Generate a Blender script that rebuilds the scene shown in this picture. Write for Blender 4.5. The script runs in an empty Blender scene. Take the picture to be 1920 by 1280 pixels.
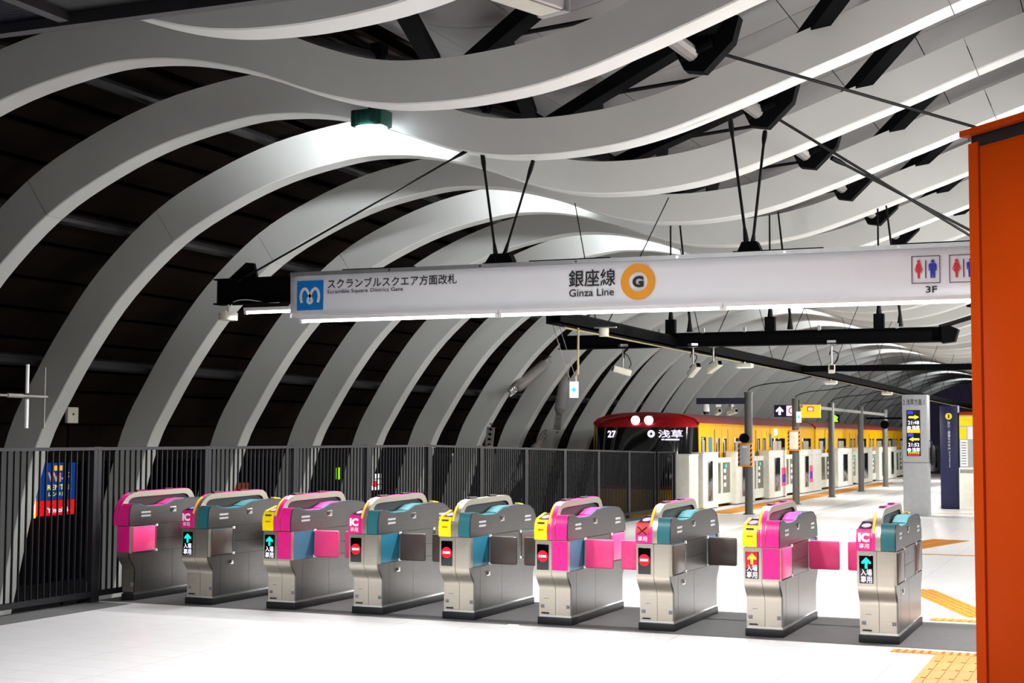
import bpy, bmesh, math, random
from mathutils import Vector, Matrix
random.seed(7)
scene = bpy.context.scene
C = scene.collection
PI = math.pi

# ------------------------------------------------------------------ camera, world, exposure
YAW, PITCH, ROLL = 0.39776, 0.06547, 0.00423
CAM = Vector((1.96746, -11.74234, 1.6))
def _camera():
    cd = bpy.data.cameras.new('camera'); co = bpy.data.objects.new('camera', cd); C.objects.link(co)
    cy, sy, cp, sp = math.cos(YAW), math.sin(YAW), math.cos(PITCH), math.sin(PITCH)
    f = Vector((-sy*cp, cy*cp, sp)); r = Vector((cy, sy, 0)); u = r.cross(f)
    cr, sr = math.cos(ROLL), math.sin(ROLL)
    r2 = cr*r + sr*u; u2 = -sr*r + cr*u
    m = Matrix.Identity(4)
    for i in range(3):
        m[i][0] = r2[i]; m[i][1] = u2[i]; m[i][2] = -f[i]; m[i][3] = CAM[i]
    co.matrix_world = m
    cd.sensor_fit = 'HORIZONTAL'; cd.sensor_width = 36.0; cd.lens = 2733.36*36.0/1920.0
    cd.clip_start = 0.05; cd.clip_end = 400
    cd.dof.use_dof = True; cd.dof.focus_distance = 13.2; cd.dof.aperture_fstop = 7.0
    scene.camera = co
_camera()
w = bpy.data.worlds.new('night'); scene.world = w; w.use_nodes = True
bg = w.node_tree.nodes['Background']; bg.inputs[0].default_value = (0.034, 0.028, 0.055, 1); bg.inputs[1].default_value = 0.35
vs = scene.view_settings
vs.view_transform = 'Standard'; vs.look = 'None'; vs.gamma = 1.0; vs.use_curve_mapping = False
vs.exposure = 0.0
# lamp powers (the lamps themselves are built with their fixtures below)
P_HALL_FILL, P_SIGN, P_RIB, P_DOWN = 100.0, 150.0, 380.0, 75.0

# ------------------------------------------------------------------ materials
def lin(c):
    return tuple((v/255/12.92 if v/255 <= 0.04045 else ((v/255+0.055)/1.055)**2.4) for v in c)
MATS = {}
def mat(name, rgb, rough=0.5, metal=0.0, emit=None, estr=0.0, var=0.06, scale=8.0, bump=0.0, coat=0.0, trans=0.0, alpha=1.0, stretch=None, spec=.5):
    if name in MATS: return MATS[name]
    m = bpy.data.materials.new(name); m.use_nodes = True
    nt = m.node_tree; b = nt.nodes['Principled BSDF']
    c = lin(rgb)
    b.inputs['Roughness'].default_value = rough; b.inputs['Metallic'].default_value = metal
    b.inputs['Coat Weight'].default_value = coat; b.inputs['Transmission Weight'].default_value = trans
    b.inputs['Alpha'].default_value = alpha; b.inputs['Specular IOR Level'].default_value = spec
    tc = nt.nodes.new('ShaderNodeTexCoord'); nz = nt.nodes.new('ShaderNodeTexNoise')
    nz.inputs['Scale'].default_value = scale; nz.inputs['Detail'].default_value = 3
    src = tc.outputs['Object']
    if stretch:
        mp = nt.nodes.new('ShaderNodeMapping'); mp.inputs['Scale'].default_value = stretch
        nt.links.new(src, mp.inputs[0]); src = mp.outputs[0]
    nt.links.new(src, nz.inputs['Vector'])
    rp = nt.nodes.new('ShaderNodeValToRGB')
    rp.color_ramp.elements[0].position = 0.3; rp.color_ramp.elements[1].position = 0.7
    rp.color_ramp.elements[0].color = tuple(max(0, v*(1-var)) for v in c)+(1,)
    rp.color_ramp.elements[1].color = tuple(min(1, v*(1+var)) for v in c)+(1,)
    nt.links.new(nz.outputs['Fac'], rp.inputs[0]); nt.links.new(rp.outputs[0], b.inputs['Base Color'])
    if bump:
        bp = nt.nodes.new('ShaderNodeBump'); bp.inputs['Strength'].default_value = bump; bp.inputs['Distance'].default_value = 0.004
        nt.links.new(nz.outputs['Fac'], bp.inputs['Height']); nt.links.new(bp.outputs[0], b.inputs['Normal'])
    if emit:
        b.inputs['Emission Color'].default_value = lin(emit)+(1,); b.inputs['Emission Strength'].default_value = estr
    MATS[name] = m
    return m
M = dict(
    tile=mat('floor_tile', (208,208,210), .32, var=.03, scale=3),
    grout=mat('grout', (90,90,92), .8),
    rib=mat('rib_paint', (229,231,227), .42, var=.015, scale=2),
    panel=mat('roof_panel_grey', (128,126,126), .6, var=.05, scale=2),
    slat=mat('roof_slat_brown', (22,14,9), .8, var=.6, scale=1.2, spec=.1),
    blackm=mat('black_steel', (9,9,11), .75, var=.1, spec=.05),
    fence=mat('fence_steel', (34,35,40), .4, metal=.3, var=.1),
    tubedk=mat('tube_dark', (34,33,35), .5, var=.08),
    tube=mat('tube_grey', (140,136,134), .5, var=.08),
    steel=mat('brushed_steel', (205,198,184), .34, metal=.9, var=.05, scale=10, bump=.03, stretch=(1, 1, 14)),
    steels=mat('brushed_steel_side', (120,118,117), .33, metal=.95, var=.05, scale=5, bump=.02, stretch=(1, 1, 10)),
    chrome=mat('chrome', (205,205,205), .18, metal=1.0),
    plinth=mat('plinth_black', (24,26,29), .5),
    rubber=mat('mat_rubber', (66,65,67), .75, var=.12, scale=12),
    teal=mat('teal_plastic', (36,104,112), .4),
    tealdk=mat('pocket_teal', (32,112,138), .35, coat=.3),
    magenta=mat('magenta_plastic', (226,28,134), .4),
    pink=mat('pink_flap', (246,66,134), .4, coat=.2),
    brown=mat('brown_flap', (70,58,54), .4, coat=.2),
    navy=mat('navy_plastic', (38,42,62), .45),
    yellow=mat('yellow_plastic', (252,226,0), .4),
    sticker=mat('sticker_grey', (150,150,156), .5),
    white=mat('white_print', (240,240,240), .5, var=.01),
    blackp=mat('black_print', (12,12,14), .5, var=.01),
    glassblk=mat('display_black', (5,5,6), .15, coat=.5),
    red_e=mat('led_red', (220,0,20), .4, emit=(255,10,30), estr=1.6),
    white_e=mat('led_white', (240,235,255), .4, emit=(236,226,255), estr=1.25),
    cyan_e=mat('led_green', (0,220,190), .4, emit=(0,240,205), estr=1.1),
    yellow_e=mat('led_yellow', (230,220,40), .4, emit=(250,240,70), estr=1.2),
    blue_e=mat('led_blue', (40,40,220), .4, emit=(50,40,230), estr=1.2),
    violet_e=mat('reader_violet', (120,100,230), .4, emit=(120,90,240), estr=1.2),
    orange_e=mat('sign_orange_lit', (245,160,20), .4, emit=(255,175,30), estr=1.1),
    green_e=mat('led_lime', (150,230,20), .4, emit=(160,240,20), estr=1.2),
    tube_e=mat('lamp_tube', (255,255,255), .4, emit=(255,252,248), estr=7.0),
    lens_e=mat('lamp_lens', (255,255,255), .4, emit=(236,246,255), estr=14.0),
    banner=mat('banner_cloth', (246,249,255), .65, var=.02, scale=1.5, bump=.12),
    metro=mat('sign_blue', (0,128,214), .5, var=.02),
    ring=mat('ring_orange', (255,165,0), .5, var=.02),
    picred=mat('pictogram_red', (222,16,36), .5), picblue=mat('pictogram_blue', (20,36,178), .5),
    alu=mat('aluminium_rail', (176,178,180), .4, metal=.7),
    orange=mat('orange_paint', (160,52,0), .65, var=.03, scale=2, spec=.05),
    orangedk=mat('orange_trim', (160,53,0), .65, spec=.06),
    tactile=mat('tactile_orange', (186,124,30), .6, var=.08, scale=14),
    cream=mat('cream_plastic', (226,222,206), .5),
    lampgreen=mat('lamp_housing_green', (30,78,70), .4, metal=.3),
    psd=mat('screen_door_white', (226,226,216), .4),
    psdglass=mat('screen_door_glass', (120,128,116), .12, alpha=.55, coat=.4),
    darkglass=mat('dark_glass', (30,34,32), .12, coat=.4),
    trainy=mat('train_yellow', (244,184,0), .45, var=.02, spec=.15),
    trainr=mat('train_red', (168,18,28), .35, coat=.12, var=.04, spec=.3),
    trainw=mat('train_window', (20,20,22), .08, coat=.6),
    trainin=mat('train_interior', (150,140,128), .5, emit=(255,236,214), estr=.12),
    colgrey=mat('column_grey', (88,89,88), .5),
    dispgrey=mat('display_pillar_grey', (170,172,176), .45),
    navyb=mat('navy_board', (9,11,62), .4),
    trackbed=mat('track_bed', (26,25,26), .9, var=.3),
    citydk=mat('city_dark', (14,14,22), .8, var=.4, scale=.6),
    cable=mat('cable_black', (12,12,13), .6, spec=.15),
    conduit=mat('conduit_cream', (176,164,120), .45),
    bluepane=mat('canopy_pane', (9,10,30), .25, var=.9, scale=60, bump=.6),
    hazard=mat('hazard_orange', (255,150,30), .5),
    labelblue=mat('label_blue', (30,120,170), .5),
    greyframe=mat('canopy_frame_grey', (72,71,73), .5),
    strip=mat('floor_shade_grey', (150,150,152), .55, var=.06),
    rail=mat('rail_steel', (120,116,112), .35, metal=.8),
    posterred=mat('poster_red', (214,20,20), .5, emit=(255,20,20), estr=.9),
    wifiblue=mat('wifi_blue', (20,70,160), .5, emit=(20,80,180), estr=.5),
    warnred=mat('warning_red', (226,30,40), .5),
    pale_e=mat('lit_window', (230,230,230), .5, emit=(240,240,235), estr=1.3),
    peach_e=mat('lit_letters', (240,180,150), .5, emit=(255,180,140), estr=.6),
    brick_e=mat('lit_shop', (150,60,30), .5, emit=(190,70,30), estr=.35),
)

# ------------------------------------------------------------------ mesh helpers
class MB:
    def __init__(s): s.v = []; s.f = []
    def add(s, vs_, fs_):
        o = len(s.v); s.v += [tuple(p) for p in vs_]; s.f += [tuple(i+o for i in f) for f in fs_]; return s
    def box(s, x0, y0, z0, x1, y1, z1, b=0.0):
        if b <= 0:
            return s.add([(x0,y0,z0),(x1,y0,z0),(x1,y1,z0),(x0,y1,z0),(x0,y0,z1),(x1,y0,z1),(x1,y1,z1),(x0,y1,z1)],
                         [(0,3,2,1),(4,5,6,7),(0,1,5,4),(1,2,6,5),(2,3,7,6),(3,0,4,7)])
        bm = bmesh.new(); bmesh.ops.create_cube(bm, size=1)
        for v in bm.verts: v.co = ((x0+x1)/2+v.co.x*(x1-x0), (y0+y1)/2+v.co.y*(y1-y0), (z0+z1)/2+v.co.z*(z1-z0))
        bmesh.ops.bevel(bm, geom=bm.edges[:], offset=b, segments=2, affect='EDGES', profile=.5)
        bm.verts.index_update()
        s.add([v.co[:] for v in bm.verts], [[v.index for v in f.verts] for f in bm.faces]); bm.free(); return s
    def prism(s, poly, a, b, axis='x'):
        n = len(poly)
        def P(p, t):
            return (t,p[0],p[1]) if axis == 'x' else ((p[0],t,p[1]) if axis == 'y' else (p[0],p[1],t))
        return s.add([P(p,a) for p in poly]+[P(p,b) for p in poly],
                     [tuple(range(n)), tuple(range(2*n-1,n-1,-1))]+[(i,i+n,(i+1)%n+n,(i+1)%n) for i in range(n)])
    def path(s, pts, r, n=8, cap=True):
        pts = [Vector(p) for p in pts]; rings = []
        rr = r if isinstance(r, (list,tuple)) else [r]*len(pts)
        for i, p in enumerate(pts):
            t = (pts[min(i+1,len(pts)-1)]-pts[max(i-1,0)]).normalized()
            a = Vector((0,0,1)) if abs(t.z) < .9 else Vector((1,0,0))
            u = t.cross(a).normalized(); v = t.cross(u)
            rings.append([p+(u*math.cos(2*PI*k/n)+v*math.sin(2*PI*k/n))*rr[i] for k in range(n)])
        fs = []
        for i in range(len(pts)-1):
            for k in range(n): fs.append((i*n+k, i*n+(k+1)%n, (i+1)*n+(k+1)%n, (i+1)*n+k))
        if cap: fs += [tuple(range(n)), tuple(range((len(pts)-1)*n, len(pts)*n))]
        return s.add([q for g in rings for q in g], fs)
    def bar(s, p0, p1, wd, ht):
        p0, p1 = Vector(p0), Vector(p1); t = (p1-p0).normalized(); a = Vector((0,0,1)) if abs(t.z) < .95 else Vector((1,0,0))
        u = t.cross(a).normalized()*wd/2; v = u.normalized().cross(t)*ht/2
        q = [p0-u-v,p0+u-v,p0+u+v,p0-u+v,p1-u-v,p1+u-v,p1+u+v,p1-u+v]
        return s.add(q, [(0,3,2,1),(4,5,6,7),(0,1,5,4),(1,2,6,5),(2,3,7,6),(3,0,4,7)])
    def disc(s, c, r, axis='y', th=.004, n=24, r_in=0):
        poly = [(c[0]+r*math.cos(2*PI*k/n), c[2]+r*math.sin(2*PI*k/n)) for k in range(n)]
        if not r_in: return s.prism(poly, c[1]-th/2, c[1]+th/2, 'y')
        vs_, fs_ = [], []
        for y in (c[1]-th/2, c[1]+th/2):
            for rad in (r, r_in):
                vs_ += [(c[0]+rad*math.cos(2*PI*k/n), y, c[2]+rad*math.sin(2*PI*k/n)) for k in range(n)]
        for k in range(n):
            j = (k+1)%n
            fs_ += [(k,j,n+j,n+k),(2*n+k,3*n+k,3*n+j,2*n+j),(k,2*n+k,2*n+j,j),(n+k,n+j,3*n+j,3*n+k)]
        return s.add(vs_, fs_)
    def mesh(s, name, m, sharp=35):
        me = bpy.data.meshes.new(name); me.from_pydata(s.v, [], s.f)
        bm = bmesh.new(); bm.from_mesh(me); bmesh.ops.recalc_face_normals(bm, faces=bm.faces[:]); bm.to_mesh(me); bm.free()
        me.polygons.foreach_set('use_smooth', [True]*len(me.polygons)); me.set_sharp_from_angle(angle=math.radians(sharp))
        me.materials.append(M[m] if isinstance(m, str) else m)
        return me
    def build(s, name, m, parent=None, loc=None, rotz=0.0):
        return obj(name, s.mesh(name, m), parent, loc, rotz)
def obj(name, me, parent=None, loc=None, rotz=0.0):
    o = bpy.data.objects.new(name, me); C.objects.link(o)
    if parent is not None: o.parent = parent
    if loc is not None: o.location = loc
    o.rotation_euler.z = rotz
    return o
def tag(o, label, cat, group=None, kind=None):
    o['label'] = label; o['category'] = cat
    if group: o['group'] = group
    if kind: o['kind'] = kind
    return o
def thing(name, label, cat, loc=(0,0,0), rotz=0.0, group=None):
    o = bpy.data.objects.new(name, None); C.objects.link(o); o.empty_display_size = .1
    o.location = loc; o.rotation_euler.z = rotz
    return tag(o, label, cat, group)
def struct(o): o['kind'] = 'structure'; return o
TEXTS = []
def text(name, s, x0, x1, z0, z1, y, m, parent=None, bold=0.0, rot=0.0, axis='-y', depth=.001, loc=None):
    """flat lettering filling the box x0..x1, z0..z1 in the plane y (or, for axis '+x', along Y in the plane x=y)"""
    cu = bpy.data.curves.new(name, 'FONT'); cu.body = s; cu.size = 1; cu.offset = bold; cu.resolution_u = 3
    ob = bpy.data.objects.new(name+'_src', cu); C.objects.link(ob)
    TEXTS.append((ob, name, x0, x1, z0, z1, y, m, parent, rot, axis, depth, loc))
def bake_texts():
    bpy.context.view_layer.update()
    dg = bpy.context.evaluated_depsgraph_get()
    for (ob, name, x0, x1, z0, z1, y, m, parent, rot, axis, depth, loc) in TEXTS:
        me = bpy.data.meshes.new_from_object(ob.evaluated_get(dg)); me.name = name
        xs = [v.co.x for v in me.vertices]; ys = [v.co.y for v in me.vertices]
        if not xs: bpy.data.objects.remove(ob); continue
        ax, bx, ay, by = min(xs), max(xs), min(ys), max(ys)
        for v in me.vertices:
            u = (v.co.x-ax)/(bx-ax+1e-9); t = (v.co.y-ay)/(by-ay+1e-9)
            if rot:      # a quarter turn: the line of letters runs downwards
                u, t = t, 1-u
            X = x0+(x1-x0)*u; Z = z0+(z1-z0)*t
            v.co = (X, y, Z) if axis == '-y' else (y, X, Z)
        me.materials.clear(); me.materials.append(M[m])
        obj(name, me, parent, loc)
        cu = ob.data; bpy.data.objects.remove(ob); bpy.data.curves.remove(cu)
def catmull(pts, n):
    out = []
    for i in range(len(pts)-1):
        p0 = pts[max(i-1,0)]; p1 = pts[i]; p2 = pts[i+1]; p3 = pts[min(i+2,len(pts)-1)]
        for k in range(n):
            t = k/n
            out.append(tuple(.5*((2*p1[a])+(-p0[a]+p2[a])*t+(2*p0[a]-5*p1[a]+4*p2[a]-p3[a])*t*t+(-p0[a]+3*p1[a]-3*p2[a]+p3[a])*t**3) for a in range(len(p1))))
    out.append(tuple(pts[-1])); return out
def ribbon(pts, hw):
    L, R_ = [], []
    for i, p in enumerate(pts):
        a, b = pts[max(i-1,0)], pts[min(i+1,len(pts)-1)]
        dx, dy = b[0]-a[0], b[1]-a[1]; l = math.hypot(dx,dy) or 1
        L.append((p[0]-dy/l*hw, p[1]+dx/l*hw)); R_.append((p[0]+dy/l*hw, p[1]-dx/l*hw))
    return L, R_
def area(name, loc, sx, sy, power, color=(1,1,1), direction=(0,0,-1), parent=None, spread=None):
    ld = bpy.data.lights.new(name, 'AREA'); ld.shape = 'RECTANGLE'; ld.size = sx; ld.size_y = sy; ld.energy = power; ld.color = color
    if spread: ld.spread = spread
    o = bpy.data.objects.new(name, ld); C.objects.link(o); o.location = loc
    o.rotation_euler = Vector(direction).to_track_quat('-Z','Y').to_euler()
    if parent: o.parent = parent
    return o
ORD = ['first','second','third','fourth','fifth','sixth','seventh','eighth','ninth','tenth','eleventh','twelfth','thirteenth','fourteenth','fifteenth','sixteenth']

# ------------------------------------------------------------------ floor
slab = MB(); slab.box(-6.72,-14,-.5,9.6,80,-.006); slab.box(-7.32,-14,-.5,-6.72,18.6,-.006)
floor = struct(slab.build('floor', 'grout'))
TX, TY = .6, .3
tile_me = MB().box(0,0,-.02,TX-.004,TY-.003,0).mesh('tile', 'tile')
rest = MB()
for j in range(-34, 206):
    y = -3.75 + TY*j
    for i in range(-12, 16):
        x = -.2 + TX*i
        if x < -7.31 or x > 9: continue
        if y+TY > -.13 and y < 1.55 and x < 2.6: 
            continue
        if x+TX*.5 < -6.69 and y > 18.3: continue
        near = (-4.45 < y < -.3 and -7.3 < x < 1.0 and y > -4.5+(x+6.0)*.22) or (1.5 < y < 4.0 and -7.0 < x < 1.1)
        if near: obj('tile', tile_me, floor, (x,y,0))
        else: rest.box(x,y,-.02,x+TX-.004,y+TY-.003,0)
r_ = rest.build('tile_field', 'tile', floor); r_['kind'] = 'stuff'
edge = MB().box(-7.3,-.16,-.02,2.6,-.13,0).box(-7.3,1.55,-.02,2.6,1.66,0).build('tile_border', 'tile', floor)
mt = MB().box(-7.0,-.13,-.02,2.6,1.55,.003).build('floor_mat', 'rubber')
tag(mt, 'long dark grey rubber floor mat running under the row of ticket gates', 'mat')
# grey strip painting in a band of floor shade; thin guide lines
tag(MB().box(-4.45,9,0,-3.95,44,.003).build('floor_shade_band','strip'), 'painted grey band of shade along the white platform floor before the columns', 'strip')
tag(MB().box(-5.6,20.9,.001,1.5,20.98,.004).build('guide_line','tactile'), 'thin orange line across the platform floor below the display pillar', 'line')
tag(MB().box(-.75,9.25,.001,1.5,9.36,.004).build('guide_line','tactile'), 'short orange line across the floor beyond the gate numbered 21', 'line')

# tactile paving: every block with its raised bars or studs
def block_mesh(kind):
    b = MB().box(.002,.002,0,.298,.298,.005)
    if kind == 'bar':
        for k in range(4): b.box(.03+.07*k,.02,.005,.055+.07*k,.28,.010)
    else:
        for a in range(5):
            for c in range(5): b.path([(.045+.0525*a,.045+.0525*c,.004),(.045+.0525*a,.045+.0525*c,.010)],[.014,.009],6)
    return b.mesh('tactile_block', 'tactile')
tb, ts = block_mesh('bar'), block_mesh('stud')
def tactile(label, blocks, loc, rotz=0, sc=(1,1,1)):
    t = thing('tactile_path', label, 'paving', loc, rotz); t.scale = sc
    for (x,y,k) in blocks: obj('tactile_block', tb if k == 'b' else ts, t, (x,y,0))
tactile('narrow crosswise orange tactile strip in front of the gate numbered 21',
        [(.0,-.3,'s'),(.3,-.3,'s'),(.6,-.3,'s')], (.30,-.26,.0), 0, (1.1,.5,1))
tactile('orange tactile strip of raised bars running out of the bottom of the frame', [(0,-.3-.3*k,'b') for k in range(5)], (.63,-.42,0), 0, (1.3,1.3,1))
tactile('short orange tactile strip on the floor just behind the dark mat', [(.3*k,0,'b') for k in range(3)], (.33,1.68,0),0,(1,.6,1))
tactile('orange tactile paving slanting away beyond the gate numbered 21', [(0,.3*k,'b') for k in range(8)], (.62,2.05,0), .36)
tactile('brownish tactile paving running across the far floor beside the orange wall', [(.3*k,0,'b') for k in range(8)]+[(.3*k,.3,'b') for k in range(8)], (-.85,10.0,0), 1.35)
tactile('orange tactile paving along the row of platform screen doors', [(0,.3*k,'s') for k in range(80)]+[(.3,.3*k,'s') for k in range(80)], (-6.35,18.7,0))

# track bed, rails
struct(MB().box(-16,-14,-1.3,-7.32,90,-1.05).box(-7.32,18.6,-1.3,-6.72,90,-1.05).build('ground', 'trackbed'))
for x in (-8.98,-7.55): tag(MB().box(x-.035,0,-1.05,x+.035,80,-.9).build('track_rail','rail'), 'steel track rail under the yellow train', 'rail', 'track rails')

# ------------------------------------------------------------------ vault ribs
PROF = [(-12.62,-1.05),(-12.54,-.75),(-12.3,.3),(-11.97,1.44),(-11.61,2.1),(-11.15,2.79),(-10.56,3.5),(-9.74,4.19),(-8.9,4.63),(-8.04,4.94),(-7.1,5.12),
        (-6.53,5.14),(-5.95,5.075),(-5.3,4.91),(-4.74,4.7),(-4.3,4.565),(-3.9,4.49),(-3.5,4.465),(-3.1,4.47),(-2.58,4.52),(-2.1,4.62),(-1.63,4.765),
        (-1.17,4.92),(-.72,5.08),(-.28,5.23),(.14,5.385),(.58,5.55),(1.5,5.86),(2.5,6.12),(3.5,6.26),(4.5,6.25),(5.5,6.06),(6.5,5.66),(7.5,5.0),(8.3,4.1),(8.9,2.9),(9.3,1.3),(9.55,-.5)]
CUR = catmull(PROF, 4)
NRM = []
for i, p in enumerate(CUR):
    a, b = CUR[max(i-1,0)], CUR[min(i+1,len(CUR)-1)]
    dx, dz = b[0]-a[0], b[1]-a[1]; l = math.hypot(dx,dz); NRM.append((-dz/l, dx/l))   # outwards / upwards
def off(i, d): return (CUR[i][0]+NRM[i][0]*d, CUR[i][1]+NRM[i][1]*d)
def idx(x):
    return min(range(len(CUR)), key=lambda i: abs(CUR[i][0]-x) + (0 if CUR[i][1] > 1.2 else .5))
RIBW, RIBD, RIB0, RIBS = .29, .53, 4.4, 2.5
J1, J2 = idx(-9.74), idx(.62)
def rib_depth(x):
    for (xa,da),(xb,db) in zip(((-20,.53),(-9.6,.53),(-7,.48),(-4.2,.385),(20,.385)),((-9.6,.53),(-7,.48),(-4.2,.385),(20,.385),(30,.385))):
        if x <= xb: return da+(db-da)*(x-xa)/(xb-xa)
    return .385
def rib_seg(i0, i1, cut0, cut1):
    vs_, fs_ = [], []
    idxs = list(range(i0, i1+1))
    for n, i in enumerate(idxs):
        sh = .005 if (n == 0 and cut0) else (-.005 if (n == len(idxs)-1 and cut1) else 0)
        tx, tz = NRM[i][1], -NRM[i][0]
        a = (CUR[i][0]+tx*sh, CUR[i][1]+tz*sh); dp = rib_depth(CUR[i][0]); b = (a[0]+NRM[i][0]*dp, a[1]+NRM[i][1]*dp)
        c = .012  # small arris
        a2 = (a[0]+NRM[i][0]*c, a[1]+NRM[i][1]*c)
        vs_ += [(a2[0],0,a2[1]),(a[0],c,a[1]),(a[0],RIBW-c,a[1]),(a2[0],RIBW,a2[1]),(b[0],RIBW,b[1]),(b[0],0,b[1])]
    n = len(idxs)
    for k in range(n-1):
        for q in range(6): fs_.append((k*6+q, k*6+(q+1)%6, (k+1)*6+(q+1)%6, (k+1)*6+q))
    fs_ += [tuple(range(6)), tuple(range((n-1)*6, n*6))]
    m = MB(); m.add(vs_, fs_); return m.mesh('rib_segment', 'rib', 30)
SEGS = [rib_seg(0,J1,False,True), rib_seg(J1,J2,True,True), rib_seg(J2,len(CUR)-1,True,False)]
foot_me = MB().box(-13.2,-.06,-1.06,-12.35,.35,-.98).mesh('base_plate','blackm')
for k in range(-4, 33):
    n = k+4
    if n < 14: lb = f'white curved steel rib of the vault, {ORD[n]} counted from the near end'
    else: lb = 'white curved steel rib far down the vault above the train'
    if k == -4: lb = 'white curved steel rib of the vault above the camera'
    t = thing('vault_rib', lb, 'rib', (0, RIB0+RIBS*k, 0), 0, 'white ribs of the vault')
    for s in SEGS: obj('rib_segment', s, t)
    obj('base_plate', foot_me, t)

# ------------------------------------------------------------------ roof: grey panels on the right, dark slats on the left
ceiling = bpy.data.objects.new('ceiling', None); C.objects.link(ceiling); struct(ceiling)
RO = 1.0
xs = []; i = idx(-5.4); last = off(i, RO); cuts = [i]
for q in range(i+1, len(CUR)):
    p = off(q, RO)
    if math.hypot(p[0]-last[0], p[1]-last[1]) > .98: cuts.append(q); last = p
def panel_mesh(i0, i1, ln):
    vs_, fs_ = [], []
    for n, q in enumerate(range(i0, i1+1)):
        a, b = off(q, RO), off(q, RO+.05)
        tx, tz = NRM[q][1], -NRM[q][0]; g = .006 if n == 0 else (-.006 if q == i1 else 0)
        a = (a[0]+tx*g, a[1]+tz*g); b = (b[0]+tx*g, b[1]+tz*g)
        vs_ += [(a[0],.006,a[1]),(a[0],ln-.006,a[1]),(b[0],ln-.006,b[1]),(b[0],.006,b[1])]
    n = i1-i0+1
    for k in range(n-1):
        for q in range(4): fs_.append((k*4+q,k*4+(q+1)%4,(k+1)*4+(q+1)%4,(k+1)*4+q))
    fs_ += [(0,1,2,3), tuple(range((n-1)*4,n*4))]
    return MB().add(vs_, fs_)
for c in range(len(cuts)-1):
    me = panel_mesh(cuts[c], cuts[c+1], 1.25).mesh('roof_panel', 'panel')
    lo = CUR[cuts[c]][0]
    for j in range(-4, 16):
        if lo < 3.0: obj('roof_panel', me, ceiling, (0, -5.6+1.25*j, 0))
far = MB()
for c in range(len(cuts)-1):
    y0 = 14.4 if CUR[cuts[c]][0] < 3.0 else -10.6
    p = panel_mesh(cuts[c], cuts[c+1], 85-y0)
    far.add([(v[0],v[1]+y0,v[2]) for v in p.v], p.f)
far.build('roof_panel_field', 'panel', ceiling)['kind'] = 'stuff'
wall_l = bpy.data.objects.new('wall_left', None); C.objects.link(wall_l); struct(wall_l)
i = 12; acc = 0
while CUR[i][0] < -5.5:
    j = i
    while math.hypot(off(j,.9)[0]-off(i,.9)[0], off(j,.9)[1]-off(i,.9)[1]) < .34: j += 1
    a, b = off(i,.95), off(j,.82); a2, b2 = off(i,.99), off(j,.86)
    MB().prism([a,b,b2,a2], -8, 88, 'y').build('roof_slat', 'slat', wall_l)
    i = j
MB().prism([off(10,1.1)]+[off(q,1.15) for q in range(11, idx(-5.4)+2, 2)]+[off(q,1.2) for q in range(idx(-5.4)+1, 9, -2)], -8, 88, 'y').build('outer_skin', 'slat', wall_l)
# right-hand wall beyond the frame and the far end of the hall
struct(MB().box(10.7,-14,-.5,10.9,88,4.5).build('wall_right', 'panel'))

# tubes along the vault and braces between the ribs
def tube_run(x, d, r, label, y0=-6, y1=70, m='tubedk'):
    q = idx(x); p = off(q, d)
    tag(MB().path([(p[0],y0,p[1]),(p[0],y1,p[1])], r, 10).build('purlin_tube', m), label, 'tube')
tube_run(-11.45, .70, .09, 'dull grey tube running outside the ribs above the fence')
tube_run(-10.2, .69, .08, 'dark grey tube behind the ribs halfway up the vault')
tube_run(-8.3, .68, .07, 'upper dark tube behind the ribs near the crown')
for k in range(-4, 14):
    y = RIB0+RIBS*k
    near = k < 5
    pos = f'{ORD[k+4]} from the near end' if near else 'far down the vault'
    ny = y+1.25
    t = thing('roof_brace', f'black steel roof brace with gusset between the ribs, {pos}', 'brace', (0,0,0), 0, 'black braces under the roof')
    nx, nz = -1.42, 5.2
    MB().bar((nx,ny,nz),(-4.05,y+4.25,5.17),.15,.15).build('diagonal_bar','blackm',t)
    MB().bar((nx,ny,nz),(.4,ny-2.8,6.0),.16,.16).build('diagonal_bar','blackm',t)
    MB().bar((-4.1,y+1.3,5.2),(-3.2,y-1.6,5.24),.15,.12).build('diagonal_bar','blackm',t)
    g = MB().prism([(nx-.28,nz-.10),(nx-.16,nz-.34),(nx+.02,nz-.37),(nx+.28,nz-.12),(nx+.34,nz+.10),(nx+.1,nz+.16),(nx-.2,nz+.08)], ny-.03, ny+.12, 'y')
    g.build('gusset','blackm',t)
    MB().path([(nx-.38,ny-.62,nz+.02),(nx-.08,ny-.02,nz-.20)],.075,10).build('tube_stub','tube',t)
    MB().path([(nx-.2,ny-.04,nz-.24),(nx+.1,ny-.06,nz-.12)],.045,8).build('pin','blackm',t)
    MB().path([(-5.3,y+.2,5.28),(-4.1,y+1.75,5.14)],.10,12).build('cross_tube','tubedk',t)
    MB().box(-4.62,y+1.0,5.2,-4.5,y+1.14,5.36).build('tube_clamp','blackm',t)
    MB().path([(-3.1,y+.8,5.22),(nx,y+1.05,5.42),(1.4,y+1.0,6.3)],.022,6).build('conduit','cable',t)

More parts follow.
